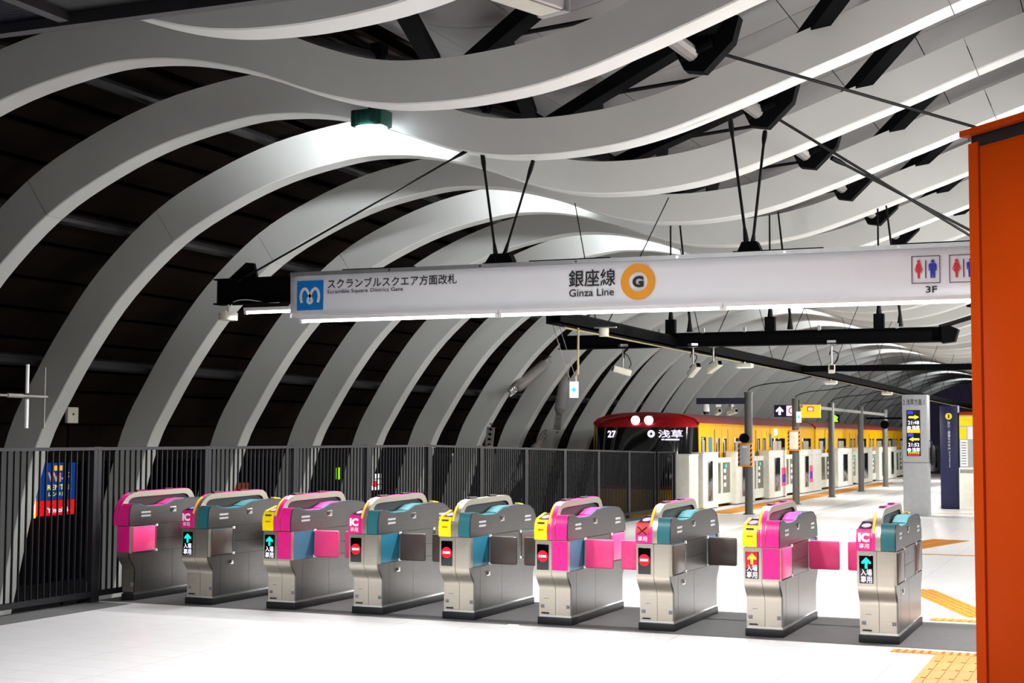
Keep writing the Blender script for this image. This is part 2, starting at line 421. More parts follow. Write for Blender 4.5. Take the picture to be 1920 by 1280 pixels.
def rod(label, p0, p1, r=.018, ends=True, m='cable', cat='rod', group=None):
    t = thing('tension_rod', label, cat, p0, 0, group)
    d = Vector(p1)-Vector(p0)
    MB().path([(0,0,0), d], r, 8).build('shaft', m, t)
    if ends:
        for s in (0.0, 1.0):
            q = d*s; e = d.normalized()*(.22 if s == 0 else -.22)
            MB().path([q, q+e*.5, q+e], [r*1.7, r*1.9, r*1.2], 8).build('turnbuckle', m, t)
    return t
rod('long black tension rod slanting from the nearest gusset down behind the orange wall', (-1.5,.65,5.08),(1.3,3.68,4.52),.016)
rod('black tension rod from the second gusset slanting down to the banner end', (-1.46,3.15,5.03),(.95,6.9,3.62),.016)
rod('thin black tension rod from the third gusset joining the longer one', (-1.2,5.65,4.95),(.9,8.4,3.9),.018)
SG = 'hangers of the banner sign'
rod('slender black hanger of the banner beam leaning outwards above its logo half', (-3.8,1.58,3.34),(-4.16,2.02,4.55),.014,True,'cable','rod',SG)
rod('black hanger meeting the slender one above the middle of the banner', (-3.76,1.62,3.34),(-3.6,2.05,4.44),.013,True,'cable','rod',SG)
rod('black hanger rising from the banner beam between line emblem and toilet signs', (-1.25,1.58,3.36),(-1.52,2.02,4.72),.014,True,'cable','rod',SG)
rod('second black hanger of the pair right of the line emblem', (-1.22,1.64,3.36),(-1.4,3.0,4.76),.014,True,'cable','rod',SG)
rod('black stay cable from the end of the banner beam up to a rib', (-6.84,1.55,3.26),(-4.26,1.95,4.6),.011,True,'cable','cable',SG)

# lamps fixed to every second rib: a visible one in front of the banner rib, the others tucked behind their ribs, the first of these added and unseen
def rib_lamp(label, loc, front, gain=1.0):
    t = thing('rib_lamp', label, 'lamp', loc, 0, 'rib floodlights')
    MB().box(-.185,-.13,.02,.185,.13,.20,.02).build('housing','lampgreen',t)
    for s in (-.12,-.06,0,.06,.12): MB().box(s-.008,-.145,.05,s+.008,-.125,.19).build('fin','lampgreen',t)
    if front:
        MB().path([(0,0,-.10),(0,0,-.06),(0,0,.02)],[.07,.15,.17],16).build('lens','lens_e',t)
        MB().box(-.03,-.02,.2,.03,.16,.30).build('bracket','blackm',t)
    else:
        MB().box(-.15,.13,.04,.15,.14,.18).build('lens','lens_e',t)
        MB().box(-.03,-.17,.08,.03,-.12,.16).build('bracket','blackm',t)
    ld = bpy.data.lights.new('floodlight','SPOT'); ld.shadow_soft_size = .10; ld.color = (.94,.97,1.0)
    ld.energy = P_RIB*(.35 if front else 1)*gain; ld.spot_size = math.radians(150 if front else 86); ld.spot_blend = 1.0
    lo = bpy.data.objects.new('floodlight', ld); C.objects.link(lo); lo.parent = t
    lo.location = (0,0,-.22) if front else (-.05,.26,.12)
    lo.rotation_euler = (Vector((-.2,-.2,-1)) if front else Vector((-1.35,1.8,.75))).to_track_quat('-Z','Y').to_euler()
rib_lamp('green-cased floodlight fixed before a rib over the banner, glaring white', (-5.3,RIB0-RIBS-.2,4.83), True)
for n, k in enumerate(list(range(-1, 16, 2))+[17,21,25,29]):  # the first is an extra unseen lamp, added to light the next rib
    rib_lamp(f'floodlight tucked behind a rib, {ORD[n]} along the vault from the banner, the first being added and unseen', (-5.3,RIB0+RIBS*k+RIBW+.18,5.06), False, 1.9 if n == 0 else 1.15)

# ------------------------------------------------------------------ ticket gates
GP, GW, GL = .906, .315, 1.40
CACHE = {}
def part(key, name, m, fn, parent, loc=None):
    if key not in CACHE: CACHE[key] = fn(MB()).mesh(name, m)
    return obj(name, CACHE[key], parent, loc)
def scurve():
    return [(.02-.095*(3*t*t-2*t**3), .29+.16*t) for t in [k/10 for k in range(11)]]
def body_poly():
    f = [(.02,.08)]+scurve()+[(-.075,.72)]
    return f+[(GL-y,z) for (y,z) in reversed(f)]
BODY = body_poly()
def rnd(pts): return pts
COVER = [(-.078,.724),(-.080,.80),(-.074,.86),(-.060,.905),(-.035,.928),(.05,.928),(.14,.905),(.22,.897),(.42,.897),(.50,.905),(.64,.945),(.80,.954),(1.18,.952),(1.29,.940),(1.41,.885),(1.462,.81),(1.478,.724)]
LEFTH = [(-.078,.724),(-.084,.80),(-.078,.85),(-.058,.885),(.16,.93),(.24,.935),(1.16,.935),(1.24,.93),(1.42,.885),(1.478,.80),(1.478,.724)]
HOODO = [(-.086,.724),(-.09,.80),(-.082,.86),(-.055,.92),(-.01,.97),(.05,1.01),(.12,1.033),(.2,1.042),(.98,1.052),(1.05,1.045),(1.10,1.02),(1.14,.97),(1.16,.93)]
def hood_bar(b, x0, x1):
    # outer band with a real slot below it
    inn = [(.02,.724),(.02,.80),(.025,.86),(.035,.91),(.05,.95),(.075,.972),(.11,.985),(.2,.992),(.93,1.003),(.98,1.0),(1.02,.99),(1.05,.965),(1.06,.93)]
    vs_, fs_ = [], []
    for o, q in zip(HOODO, inn): vs_ += [(x0,o[0],o[1]),(x1,o[0],o[1]),(x1,q[0],q[1]),(x0,q[0],q[1])]
    n = len(HOODO)
    for k in range(n-1):
        for q in range(4): fs_.append((k*4+q,k*4+(q+1)%4,(k+1)*4+(q+1)%4,(k+1)*4+q))
    fs_ += [(0,1,2,3), tuple(range((n-1)*4,n*4))]
    return b.add(vs_, fs_)
def strip_on(b, prof, i0, i1, x0, x1, d0, d1):
    """a plate following points i0..i1 of a profile, from d0 to d1 above it"""
    vs_, fs_ = [], []
    for i in range(i0, i1+1):
        a, c = prof[max(i-1,0)], prof[min(i+1,len(prof)-1)]
        dy, dz = c[0]-a[0], c[1]-a[1]; l = math.hypot(dy,dz); ny, nz = -dz/l, dy/l
        p = prof[i]
        for (x,d) in ((x0,d0),(x1,d0),(x1,d1),(x0,d1)): vs_.append((x, p[0]+ny*d, p[1]+nz*d))
    n = i1-i0+1
    for k in range(n-1):
        for q in range(4): fs_.append((k*4+q,k*4+(q+1)%4,(k+1)*4+(q+1)%4,(k+1)*4+q))
    fs_ += [(0,1,2,3), tuple(range((n-1)*4,n*4))]
    return b.add(vs_, fs_)
def mid(poly, y0, y1):   # the piece of COVER lying between y0 and y1 (top line)
    return [p for p in poly if y0 <= p[0] <= y1]
def make_gate(i, right, left, disp, front, rear, lf, lr, labels, nums):
    """i counted from the fence; right 'M'/'T'; left 'ic','y','x' or None; front/rear/lf/lr: flap state 'open'/'shut' with colour"""
    g = thing('ticket_gate', labels, 'ticket gate', ((i-9)*GP, 0, 0.003), 0, 'ticket gates in a row')
    half = left is None
    xl = .165 if half else 0.0
    part(('pl',half),'plinth','plinth',lambda b: b.box(xl,0,0,GW,GL,.062,.004), g)
    part(('lip',half),'kick_strip','chrome',lambda b: b.box(xl+.012,.012,.062,GW-.012,GL-.012,.08), g)
    part('bodyr','casing','steel',lambda b: b.prism(BODY,.1595,.292), g)
    if not half: part('bodyl','casing','steel',lambda b: b.prism(BODY,.008,.1565), g)
    # right-hand side skins (leaving the flap pockets open)
    def lower(b):
        p = [(y,z) for (y,z) in BODY if z < .455]
        fr = [q for q in p if q[0] < .7]; bk = [q for q in p if q[0] > .7]
        return b.prism(fr+[(-.075,.455),(GL+.075,.455)]+bk,.2925,.307)
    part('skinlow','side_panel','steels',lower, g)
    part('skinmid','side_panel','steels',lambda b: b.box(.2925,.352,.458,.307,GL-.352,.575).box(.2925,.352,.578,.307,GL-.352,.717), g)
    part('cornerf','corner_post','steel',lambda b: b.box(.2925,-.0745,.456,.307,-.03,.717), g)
    part('cornerb','corner_post','steel',lambda b: b.box(.2925,GL+.03,.456,.307,GL+.0745,.717), g)
    colr = 'magenta' if right == 'M' else 'teal'
    for y0 in (-.03, GL-.35): part(('pocket',y0),'flap_pocket','tealdk',lambda b: b.box(.2925,y0,.458,.2945,y0+.38,.716), g)
    # head: right cover, hood, left reader block
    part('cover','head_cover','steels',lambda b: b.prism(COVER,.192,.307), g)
    fp = part(('fplate',colr),'front_plate',colr,lambda b: strip_on(b,COVER,0,4,.196,.298,.0005,.007), g)
    part('fedge','front_edge','steel' if right == 'T' else 'navy',lambda b: strip_on(b,COVER,0,5,.298,.3085,.0005,.005), g)
    part('ftrim','trim_line','chrome',lambda b: strip_on(b,COVER,4,5,.196,.298,.0005,.005), g)
    part(('tplate',colr),'top_plate',colr,lambda b: strip_on(b,COVER,6,9,.198,.301,.0005,.006), g)
    part(('ramp',colr),'ticket_outlet',colr,lambda b: strip_on(b,COVER,9,11,.198,.301,.0005,.012), g)
    part('edgeline','cover_edge','teal',lambda b: strip_on(b,COVER,5,11,.301,.3085,.0005,.008), g)
    part('rplate','rear_plate','navy',lambda b: strip_on(b,COVER,11,14,.198,.3085,.0005,.007), g)
    if not half and right == 'T': part('yell','rear_sign','yellow',lambda b: strip_on(b,COVER,12,15,.20,.235,.012,.022), g)
    part('hood','hood','steel',lambda b: hood_bar(b,.124,.192), g)
    part('hoodin','hood_recess','blackp',lambda b: b.prism([(.018,.724),(.03,.88),(.06,.955),(.12,.99),(.9,1.004),(1.03,.98),(1.06,.92),(1.06,.724)],.140,.176), g)
    if right == 'M' or left in ('ic','x'):
        part('hoodtop','hood_stripe','magenta',lambda b: strip_on(b,HOODO,7,10,.128,.186,.0005,.004), g)
        part('hoodfr','hood_stripe','magenta',lambda b: strip_on(b,HOODO,0,6,.126,.150 if right == 'T' else .150,.0005,.004), g)
        if right == 'M': part('hoodfr2','hood_stripe','magenta',lambda b: strip_on(b,HOODO,0,5,.156,.190,.0005,.003), g)
    if not half: part('hoodlab','notice_sticker','yellow',lambda b: strip_on(b,HOODO,2,5,.130,.148,.004,.0055), g)
    part('pads','hood_pad','blackp',lambda b: b.box(.138,.20,1.043,.178,.36,1.060,.006), g)
    part('pads2','hood_pad','blackp',lambda b: b.box(.138,.66,1.048,.178,.80,1.066,.006), g)
    if not half:
        part('lhead','reader_block','steels',lambda b: b.prism(LEFTH,.008,.124), g)
        lc = 'yellow' if left == 'y' else 'magenta'
        part(('lfront',lc),'slot_cover' if left == 'y' else 'card_sign',lc,lambda b: strip_on(b,LEFTH,0,3,.004,.120,.0005,.010 if lc == 'yellow' else .006), g)
        part('reader','card_reader','glassblk',lambda b: strip_on(b,LEFTH,3,4,.016,.116,.0005,.008), g)
        part('glow','reader_light','violet_e',lambda b: b.add([(.066+.036*math.cos(a),.035+.06*math.sin(a),.9135+.0125*math.sin(a)) for a in [2*PI*k/20 for k in range(20)]],[tuple(range(20))]), g)
        if left == 'y':
            part('yslot','ticket_slot','blackp',lambda b: b.box(.035,-.094,.862,.095,-.080,.872), g)
            part('ytop','slot_top','yellow',lambda b: b.prism([(-.075,.868),(-.06,.893),(.14,.934),(.15,.94),(.13,.945),(-.05,.905)],.006,.03), g)
            text('slot_print','乗車券',.04,.09,.80,.815,-.0955,'orangedk',g,.01)
        else:
            text('letters','IC' if left == 'ic' else '✕',.020,.108,.790,.862,-.0930,'white' if left == 'ic' else 'blackp',g,.06 if left == 'ic' else .01)
            text('letters','専用',.026,.104,.740,.780,-.0905,'white',g,.006)
            if left == 'x': part('redst','warning_sticker','warnred',lambda b: strip_on(b,LEFTH,1,3,.012,.116,.007,.008), g)
        # display
        d = part('disp','display','glassblk',lambda b: b.box(.024,-.082,.468,.132,-.070,.686,.004), g)
        if disp == 'stop':
            part('dd','no_entry_sign','red_e',lambda b: b.disc((.078,-.0828,.585),.047,'y',.002,28), d)
            part('db','no_entry_bar','white_e',lambda b: b.box(.045,-.0850,.576,.111,-.0838,.594), d)
        else:
            if disp == 'redgo': part('dr','lit_field','red_e',lambda b: b.box(.031,-.0832,.555,.125,-.0824,.680), d)
            ac = 'cyan_e' if disp == 'go' else 'yellow_e'
            part(('da',ac),'arrow',ac,lambda b: b.prism([(.068,.585),(.088,.585),(.088,.632),(.100,.622),(.114,.622),(.114,.637),(.078,.672),(.042,.637),(.042,.622),(.056,.622),(.068,.632)],-.0842,-.0834,'y'), d)
            text('letters','入場',.036,.122,.530,.580,-.0845,'white_e',d,.006)
            text('letters','専用',.036,.122,.474,.526,-.0845,'white_e',d,.006)
        part('lab1','data_label','sticker',lambda b: b.box(.055,.0165,.215,.098,.0185,.222), g)
        part('lab2','name_plate','blackp',lambda b: b.box(.03,.0155,.088,.10,.0185,.100), g)
        part('numl','number_sticker','sticker',lambda b: b.prism([(.016,.152),(.026,.135),(.058,.135),(.058,.169),(.026,.169)],.0165,.0185,'y'), g)
        text('number',nums[0],.028,.054,.142,.162,.0155,'navyb',g,.02)
    part('numr','number_sticker','sticker',lambda b: b.prism([(.298,.152),(.288,.135),(.256,.135),(.256,.169),(.288,.169)],.0165,.0185,'y'), g)
    text('number',nums[1],.260,.286,.142,.162,.0155,'navyb',g,.02)
    if right == 'M': part('mplate','lower_plate','magenta',lambda b: b.box(.163,-.0785,.468,.304,-.0740,.714), g)
    # side fittings
    for k,(yy) in enumerate((.10, 1.17)):
        for zz in (.845,.81): part(('vent',k,zz),'vent_label','sticker',lambda b: b.box(.3065,yy,zz-.008,.3085,yy+.15,zz+.010), g)
    part('sens','sensor_plate','chrome',lambda b: b.box(.3065,.57,.83,.3095,.67,.885,.001), g)
    part('senseye','sensor_eye','blackp',lambda b: b.box(.3095,.585,.842,.3105,.625,.870), g)
    if right == 'T':
        part('lock','lock_plate','chrome',lambda b: b.box(.3065,.24,.36,.3095,.35,.405,.001), g)
        part('lockeye','lock_eye','blackp',lambda b: b.box(.3095,.26,.370,.3105,.315,.395), g)
    part('seam','panel_seam','blackp',lambda b: b.box(.3068,.62,.085,.3075,.623,.455).box(.3068,.13,.085,.3075,.133,.452), g)
    for yy in (.44,.54,.64): part(('scr',yy),'screw','blackp',lambda b: b.box(.3065,yy,.655,.3080,yy+.008,.663), g)
    # flaps
    def flap(side, end, state, col):
        yh = .335 if end == 'f' else GL-.335
        s = 1 if side == 'r' else -1
        xb = .3015 if side == 'r' else .0135
        part(('hinge',side,end),'flap_hinge','chrome',lambda b: b.path([(xb+s*.006,yh+(.012 if end == 'f' else -.012),.462),(xb+s*.006,yh+(.012 if end == 'f' else -.012),.714)],.0085,8), g)
        part(('hcap',side,end),'hinge_cap','white',lambda b: b.box(xb+s*.006-.010,yh+(.012 if end == 'f' else -.012)-.010,.456,xb+s*.006+.010,yh+(.012 if end == 'f' else -.012)+.010,.478), g)
        part(('hcap2',side,end),'hinge_cap','white',lambda b: b.box(xb+s*.006-.010,yh+(.012 if end == 'f' else -.012)-.010,.700,xb+s*.006+.010,yh+(.012 if end == 'f' else -.012)+.010,.722), g)
        if state == 'shut':
            x0, x1 = (xb+.012, xb+.275) if side == 'r' else (xb-.275, xb-.012)
            part(('fs',side,end,col),'flap',col,lambda b: b.box(x0,yh-.017,.462,x1,yh+.017,.712,.015), g)
        else:
            y0, y1 = (yh-.362, yh-.012) if end == 'f' else (yh+.012, yh+.362)
            x0, x1 = (.2965,.3165) if side == 'r' else (-.002,.007)
            part(('fo',side,end,col),'flap',col,lambda b: b.box(x0,y0,.466,x1,y1,.710,.004 if side == 'l' else .009), g)
    flap('r','f',*front); flap('r','b',*rear)
    if not half: flap('l','f',*lf); flap('l','b',*lr)
    return g
O, S = 'open', 'shut'
G = [
 (1,'M',None,None,(O,'pink'),(S,'pink'),None,None,'narrow half-width ticket gate with magenta front standing against the black fence',('','29')),
 (2,'T','ic','go',(O,'brown'),(S,'brown'),(O,'pink'),(S,'pink'),'ticket gate with pink card sign, green arrow and folded brown flap, stickers 29 and 28',('29','28')),
 (3,'M','y','go',(S,'pink'),(O,'pink'),(O,'brown'),(S,'brown'),'magenta ticket gate with yellow slot cover and green arrow, stickers 28 and 27',('28','27')),
 (4,'T','ic','stop',(S,'brown'),(O,'brown'),(S,'pink'),(O,'pink'),'teal ticket gate with pink card sign and red no-entry disc, stickers 27 and 26',('27','26')),
 (5,'T','y','stop',(S,'brown'),(O,'brown'),(S,'brown'),(O,'brown'),'teal ticket gate with yellow slot cover and red no-entry disc, stickers 26 and 25',('26','25')),
 (6,'M','y','stop',(S,'pink'),(O,'pink'),(S,'brown'),(O,'brown'),'magenta ticket gate with yellow slot cover and red no-entry disc, stickers 25 and 24',('25','24')),
 (7,'T','x','stop',(O,'brown'),(S,'brown'),(S,'pink'),(O,'pink'),'teal ticket gate whose pink sign is crossed out, stickers 24 and 23',('24','23')),
 (8,'M','y','redgo',(O,'pink'),(S,'pink'),(O,'brown'),(S,'brown'),'magenta ticket gate with a yellow arrow on red display, stickers 23 and 22',('23','22')),
 (9,'T','ic','go',(O,'brown'),(O,'brown'),(O,'pink'),(S,'pink'),'ticket gate closest to the orange wall, dark-sided, green arrow, stickers 22 and 21',('22','21')),
]
for a in G: make_gate(*a)
tag(MB().box(-2.93,-.19,.0,-2.83,-.13,.004).build('paper_scrap','white'), 'small scrap of paper on the floor beside the gate with stickers 26 and 25', 'paper')

# ------------------------------------------------------------------ fence
bar_cache = {}
def fence_panel(x0, y0, x1, y1, h0, h1, label, nbar):
    t = thing('fence_panel', label, 'fence', (x0,y0,0), 0, 'black bar fence')
    L = math.hypot(x1-x0, y1-y0); d = Vector((x1-x0, y1-y0, 0))/L; n = Vector((d.y,-d.x,0))
    def P(s, z, q=0): v = d*s+n*q; return (v.x,v.y,z)
    for s in (.03, L-.03): 
        MB().bar(P(s,0),P(s,(h0 if s < 1 else h1)),.055,.055).build('post','fence',t)
    MB().bar(P(.0,h0-.02),P(L,h1-.02),.07,.03).build('top_rail','fence',t)
    MB().bar(P(.03,.075),P(L-.03,.075),.05,.05).build('bottom_rail','fence',t)
    hb = (h0+h1)/2
    key = (round(hb,2), round(d.x,2))
    if key not in bar_cache:
        b = MB(); q = n*.010; u = d*.005
        vs_ = [(-q-u),(q-u),(q+u),(-q+u)]
        b.add([(v.x,v.y,.09) for v in vs_]+[(v.x,v.y,hb-.03) for v in vs_], [(0,3,2,1),(4,5,6,7),(0,1,5,4),(1,2,6,5),(2,3,7,6),(3,0,4,7)])
        bar_cache[key] = b.mesh('bar','fence')
    for k in range(nbar):
        s = .07+(L-.14)*(k+.5)/nbar
        obj('bar', bar_cache[key], t, P(s,0))
FY = [-4.0,-2.05,-.22,1.63,3.46,5.29,7.12,8.95,10.78,12.6,14.4,16.25,18.0]
hh = lambda y: 1.49 if y < 7.2 else 1.49-.18*(y-7.2)/10.8
FL_ = ['reaching out of the frame by the camera','in front of the blue rental poster','just behind the narrow magenta half gate']
for k in range(len(FY)-1):
    lb = FL_[k] if k < 3 else f'{ORD[k-2]} beyond the magenta half gate'
    fence_panel(-7.25, FY[k], -7.25, FY[k+1], hh(FY[k]), hh(FY[k+1]), 'black metal bar fence panel, '+lb, 20)
fence_panel(-7.22, 18.05, -6.95, 18.55, 1.31, 1.31, 'short angled end panel of the black fence by the screen doors', 6)

# ------------------------------------------------------------------ hanging banner sign
SY = 1.5
t = thing('banner_beam', 'black steel beam carrying the long white banner sign', 'beam', (0,SY+.10,3.16))
MB().box(-7.13,.0,-.14,3.2,.02,.14).build('web','blackm',t)
MB().box(-7.13,-.07,.125,3.2,.09,.14).build('flange','blackm',t); MB().box(-7.13,-.07,-.14,3.2,.09,-.125).build('flange','blackm',t)
MB().prism([(-6.98,.14),(-6.62,.14),(-6.66,.30),(-6.76,.31)],-.01,.03,'y').build('lug','blackm',t)
MB().prism([(-3.95,.14),(-3.6,.14),(-3.66,.27),(-3.86,.27)],-.04,.08,'y').build('lug','blackm',t)
MB().prism([(-1.36,.14),(-1.1,.14),(-1.16,.27),(-1.3,.27)],-.04,.08,'y').build('lug','blackm',t)
s = thing('banner_sign', 'long white banner sign naming the gate and the Ginza Line', 'sign', (0,SY,0))
nb = 60; vs_, fs_ = [], []
for k in range(nb+1):
    x = -6.14+(3.1+6.14)*k/nb
    for z in (2.845,2.95,3.08,3.2,3.30):
        vs_.append((x, .006*math.sin(k*1.7+z*9)*(1 if 2.85 < z < 3.29 else .3), z))
for k in range(nb):
    for q in range(4): fs_.append((k*5+q,(k+1)*5+q,(k+1)*5+q+1,k*5+q+1))
cl = MB().add(vs_, fs_).build('cloth','banner',s); sm = cl.modifiers.new('thickness','SOLIDIFY'); sm.thickness = .006; sm.offset = 1
MB().box(-6.14,-.012,3.285,3.1,.03,3.325).build('top_rail','alu',s)
for x in [-5.98+1.02*k for k in range(9)]: MB().disc((x,-.014,3.305),.012,'y',.006,10).build('rivet','chrome',s)
for x in (-5.1,-3.0,-.95,.5): MB().box(x-.42,.0,3.325,x+.42,.03,3.337).build('rail_clip','blackm',s)
F = -.016
lg = MB().box(-6.05,F,2.92,-5.735,F+.004,3.23,.0).build('logo_square','metro',s)
path = catmull([(.10,.02),(.05,.30),(.055,.62),(.13,.88),(.25,.97),(.36,.86),(.45,.62),(.53,.40),(.60,.20),(.585,.06),(.5,.0),(.415,.06),(.40,.20),(.47,.40),(.55,.62),(.64,.86),(.75,.97),(.87,.88),(.945,.62),(.95,.30),(.90,.02)],5)
path = [(-6.012+.24*p[0], 2.995+.155*p[1]) for p in path]
L_, R_ = ribbon(path,.0155)
vv, ff = [], []
for a, b in zip(L_, R_):
    for p in (a,b): vv.append((p[0], F-.003, p[1]))
for k in range(len(L_)-1): ff.append((2*k,2*k+1,2*k+3,2*k+2))
MB().add(vv, ff).build('logo_mark','white',lg)
text('lettering','スクランブルスクエア方面改札',-5.68,-4.195,3.135,3.238,F,'blackp',s,.009)
text('lettering','Scramble Square District Gate',-5.685,-4.80,3.075,3.125,F,'blackp',s,.006)
text('lettering','銀座線',-2.995,-2.515,3.055,3.222,F,'blackp',s,.010)
text('lettering','Ginza Line',-2.99,-2.53,2.962,3.035,F,'blackp',s,.008)
MB().disc((-2.29,F,3.085),.172,'y',.004,48,.095).build('line_ring','ring',s)
text('lettering','G',-2.345,-2.232,3.03,3.14,F,'blackp',s,.05)
def toilet(x, z, name='toilet_pictogram'):
    fr = MB()
    w_, h_ = .245, .245
    for (a,b,c,d) in ((0,0,w_,.006),(0,h_-.006,w_,h_),(0,0,.006,h_),(w_-.006,0,w_,h_)): fr.box(x+a,F-.001,z+b,x+c,F+.003,z+d)
    p = fr.build('pictogram_frame','blackp',s)
    MB().box(x+.118,F-.001,z+.045,x+.126,F+.003,z+.205).build('divider','blackp',p)
    c = x+.062
    MB().disc((c,F,z+.195),.014,'y',.003,14).build('woman_head','picred',p)
    MB().prism([(c-.016,z+.178),(c+.016,z+.178),(c+.036,z+.115),(c+.029,z+.112),(c+.014,z+.150),(c+.026,z+.098),(c+.011,z+.098),(c+.009,z+.045),(c+.001,z+.045),(c,z+.095),(c-.001,z+.045),(c-.009,z+.045),(c-.011,z+.098),(c-.026,z+.098),(c-.014,z+.150),(c-.029,z+.112),(c-.036,z+.115)],F-.002,F+.002,'y').build('woman_figure','picred',p)
    c = x+.182
    MB().disc((c,F,z+.195),.014,'y',.003,14).build('man_head','picblue',p)
    MB().prism([(c-.024,z+.178),(c+.024,z+.178),(c+.034,z+.165),(c+.034,z+.112),(c+.026,z+.112),(c+.024,z+.155),(c+.019,z+.045),(c+.004,z+.045),(c,z+.105),(c-.004,z+.045),(c-.019,z+.045),(c-.024,z+.155),(c-.026,z+.112),(c-.034,z+.112),(c-.034,z+.165)],F-.002,F+.002,'y').build('man_figure','picblue',p)
toilet(.25,2.97); toilet(.572,2.968)
text('lettering','3F',.37,.468,2.885,2.945,F,'blackp',s,.02)
def tube_lamp(x0, x1, y, z, label, power):
    t = thing('tube_lamp', label, 'lamp', (x0,y,z), 0, 'fluorescent tubes along the banner')
    L = x1-x0
    MB().box(0,-.03,.015,L,.03,.05).build('housing','white',t)
    MB().path([(.02,0,0),(L-.02,0,0)],.016,10).build('tube','tube_e',t)
    for a in (0,L-.03): MB().box(a,-.02,-.02,a+.03,.02,.02).build('end_cap','white',t)
    area('tube_light',(L/2,0,-.03),L,.05,power,(1,.985,.96),(0,0,-1),t)
for k in range(4):
    x0 = -5.98+2.27*k
    tube_lamp(x0, x0+2.26, SY-.055, 2.80, ['lit fluorescent tube under the logo end of the banner','lit fluorescent tube under the Japanese line name of the banner','lit fluorescent tube under the blank stretch of the banner','lit fluorescent tube under the toilet signs of the banner'][k], P_SIGN)
tube_lamp(-6.78,-6.12, SY+.12, 2.93, 'short lit fluorescent tube on the bare end of the banner beam', P_SIGN*.25)
t = thing('smoke_detector','cream round detector under the end of the banner beam','detector',(-6.98,SY+.1,2.90))
MB().path([(0,0,-.05),(0,0,.03)],[.10,.105],20).build('cover','cream',t); MB().path([(0,0,.03),(0,0,.13)],.012,8).build('stem','cream',t)
tag(MB().path(catmull([(-6.93,SY+.06,2.99),(-6.86,SY+.05,3.05),(-6.7,SY+.04,3.06),(-6.5,SY+.04,3.03),(-6.3,SY+.04,3.02)],6),.006,6).build('lamp_cable','white'),'thin pale cable looping under the banner beam end','cable')

# ------------------------------------------------------------------ second beam, long tray beam, small fittings
t = thing('cross_beam','black steel cross beam with cameras hanging behind the banner','beam',(0,8.5,3.0))
MB().box(-5.76,-.01,-.10,-.25,.01,.10).build('web','blackm',t); MB().box(-5.76,-.09,.085,-.25,.09,.10).build('flange','blackm',t); MB().box(-5.76,-.09,-.10,-.25,.09,-.085).build('flange','blackm',t)
MB().prism([(-.27,-.12),(-.10,-.10),(-.05,.06),(-.18,.12),(-.27,.10)],-.1,.1,'y').build('end_plate','blackm',t)
for x in (-4.83,-4.2,-3.55,-2.95,-1.9,-.85): MB().box(x-.02,-.1,.09,x+.02,-.07,.16).build('clamp','alu',t)
for x in (-4.05,-2.6,-1.1):
    MB().box(x-.07,-.05,.10,x+.07,.05,.30).build('hanger_block','blackm',t); MB().path([(x,0,.3),(x,0,.52),(x,0,1.75)],[.04,.015,.012],8).build('hanger_rod','cable',t)
    MB().path([(x+.28,0,.12),(x+.28,0,.30),(x+.1,.1,1.8)],[.045,.02,.012],8).build('hanger_rod','cable',t)
MB().path([(-.3,0,.1),(.2,.3,.28),(.9,1.0,.75)],.03,8).build('thick_cable','cable',t)
t = thing('cross_beam','thin black cross beam further back towards the display pillar','beam',(0,17.3,2.98))
MB().box(-4.1,-.05,-.06,3,.05,.06).build('bar','blackm',t)
t = thing('tray_beam','long black tray beam running down the platform towards the far end','beam',(-4.05,0,2.97))
MB().box(-.09,3.8,-.07,.09,70,-.05).build('tray','blackm',t); MB().box(-.09,3.8,-.07,-.07,70,.07).build('tray_side','blackm',t); MB().box(.07,3.8,-.07,.09,70,.07).build('tray_side','blackm',t)
for (a,b,c) in ((-.04,.07,.02),(.03,.08,.017),(.0,-.09,.013)): MB().path([(a,3.9+c*20,b),(a+.02,20,b+.02),(a-.02,45,b),(a,70,b)],c,6).build('cable','cable' if b > 0 else 'conduit',t)
for k in range(12):
    y = 5.5+5*k
    MB().path([(-.08,y,.07),(-.7,y+.9,1.75)],.007,6).build('stay','cable',t); MB().path([(.08,y,.07),(.6,y+.9,1.75)],.007,6).build('stay','cable',t)
t = thing('exit_sign','small lit green and white exit sign hanging on a cream conduit','sign',(-4.05,4.5,2.07))
MB().box(-.055,-.02,0,.045,.02,.19,.004).build('box','pale_e',t)
MB().prism([(-.01,.05),(.03,.09),(-.01,.14),(-.01,.11),(-.03,.11),(-.03,.08),(-.01,.08)],-.023,-.0205,'y').build('running_mark','cyan_e',t)
MB().path(catmull([(.02,0,.19),(.02,0,.26),(.045,0,.3),(.045,0,.5),(.045,0,.85),(.02,0,.93),(-.1,0,.95)],4),.014,8).build('conduit','conduit',t)
for a in (-.05,.03): MB().path([(a,0,.19),(a-.22,-.05,.9)],.004,5).build('wire','tube',t)
t = thing('round_detector','cream round detector beside the exit sign conduit','detector',(-3.82,4.9,2.86))
MB().path([(0,0,-.04),(0,0,.06)],.06,16).build('cover','cream',t); MB().box(-.12,-.02,.06,.16,.02,.075).build('bracket','alu',t)
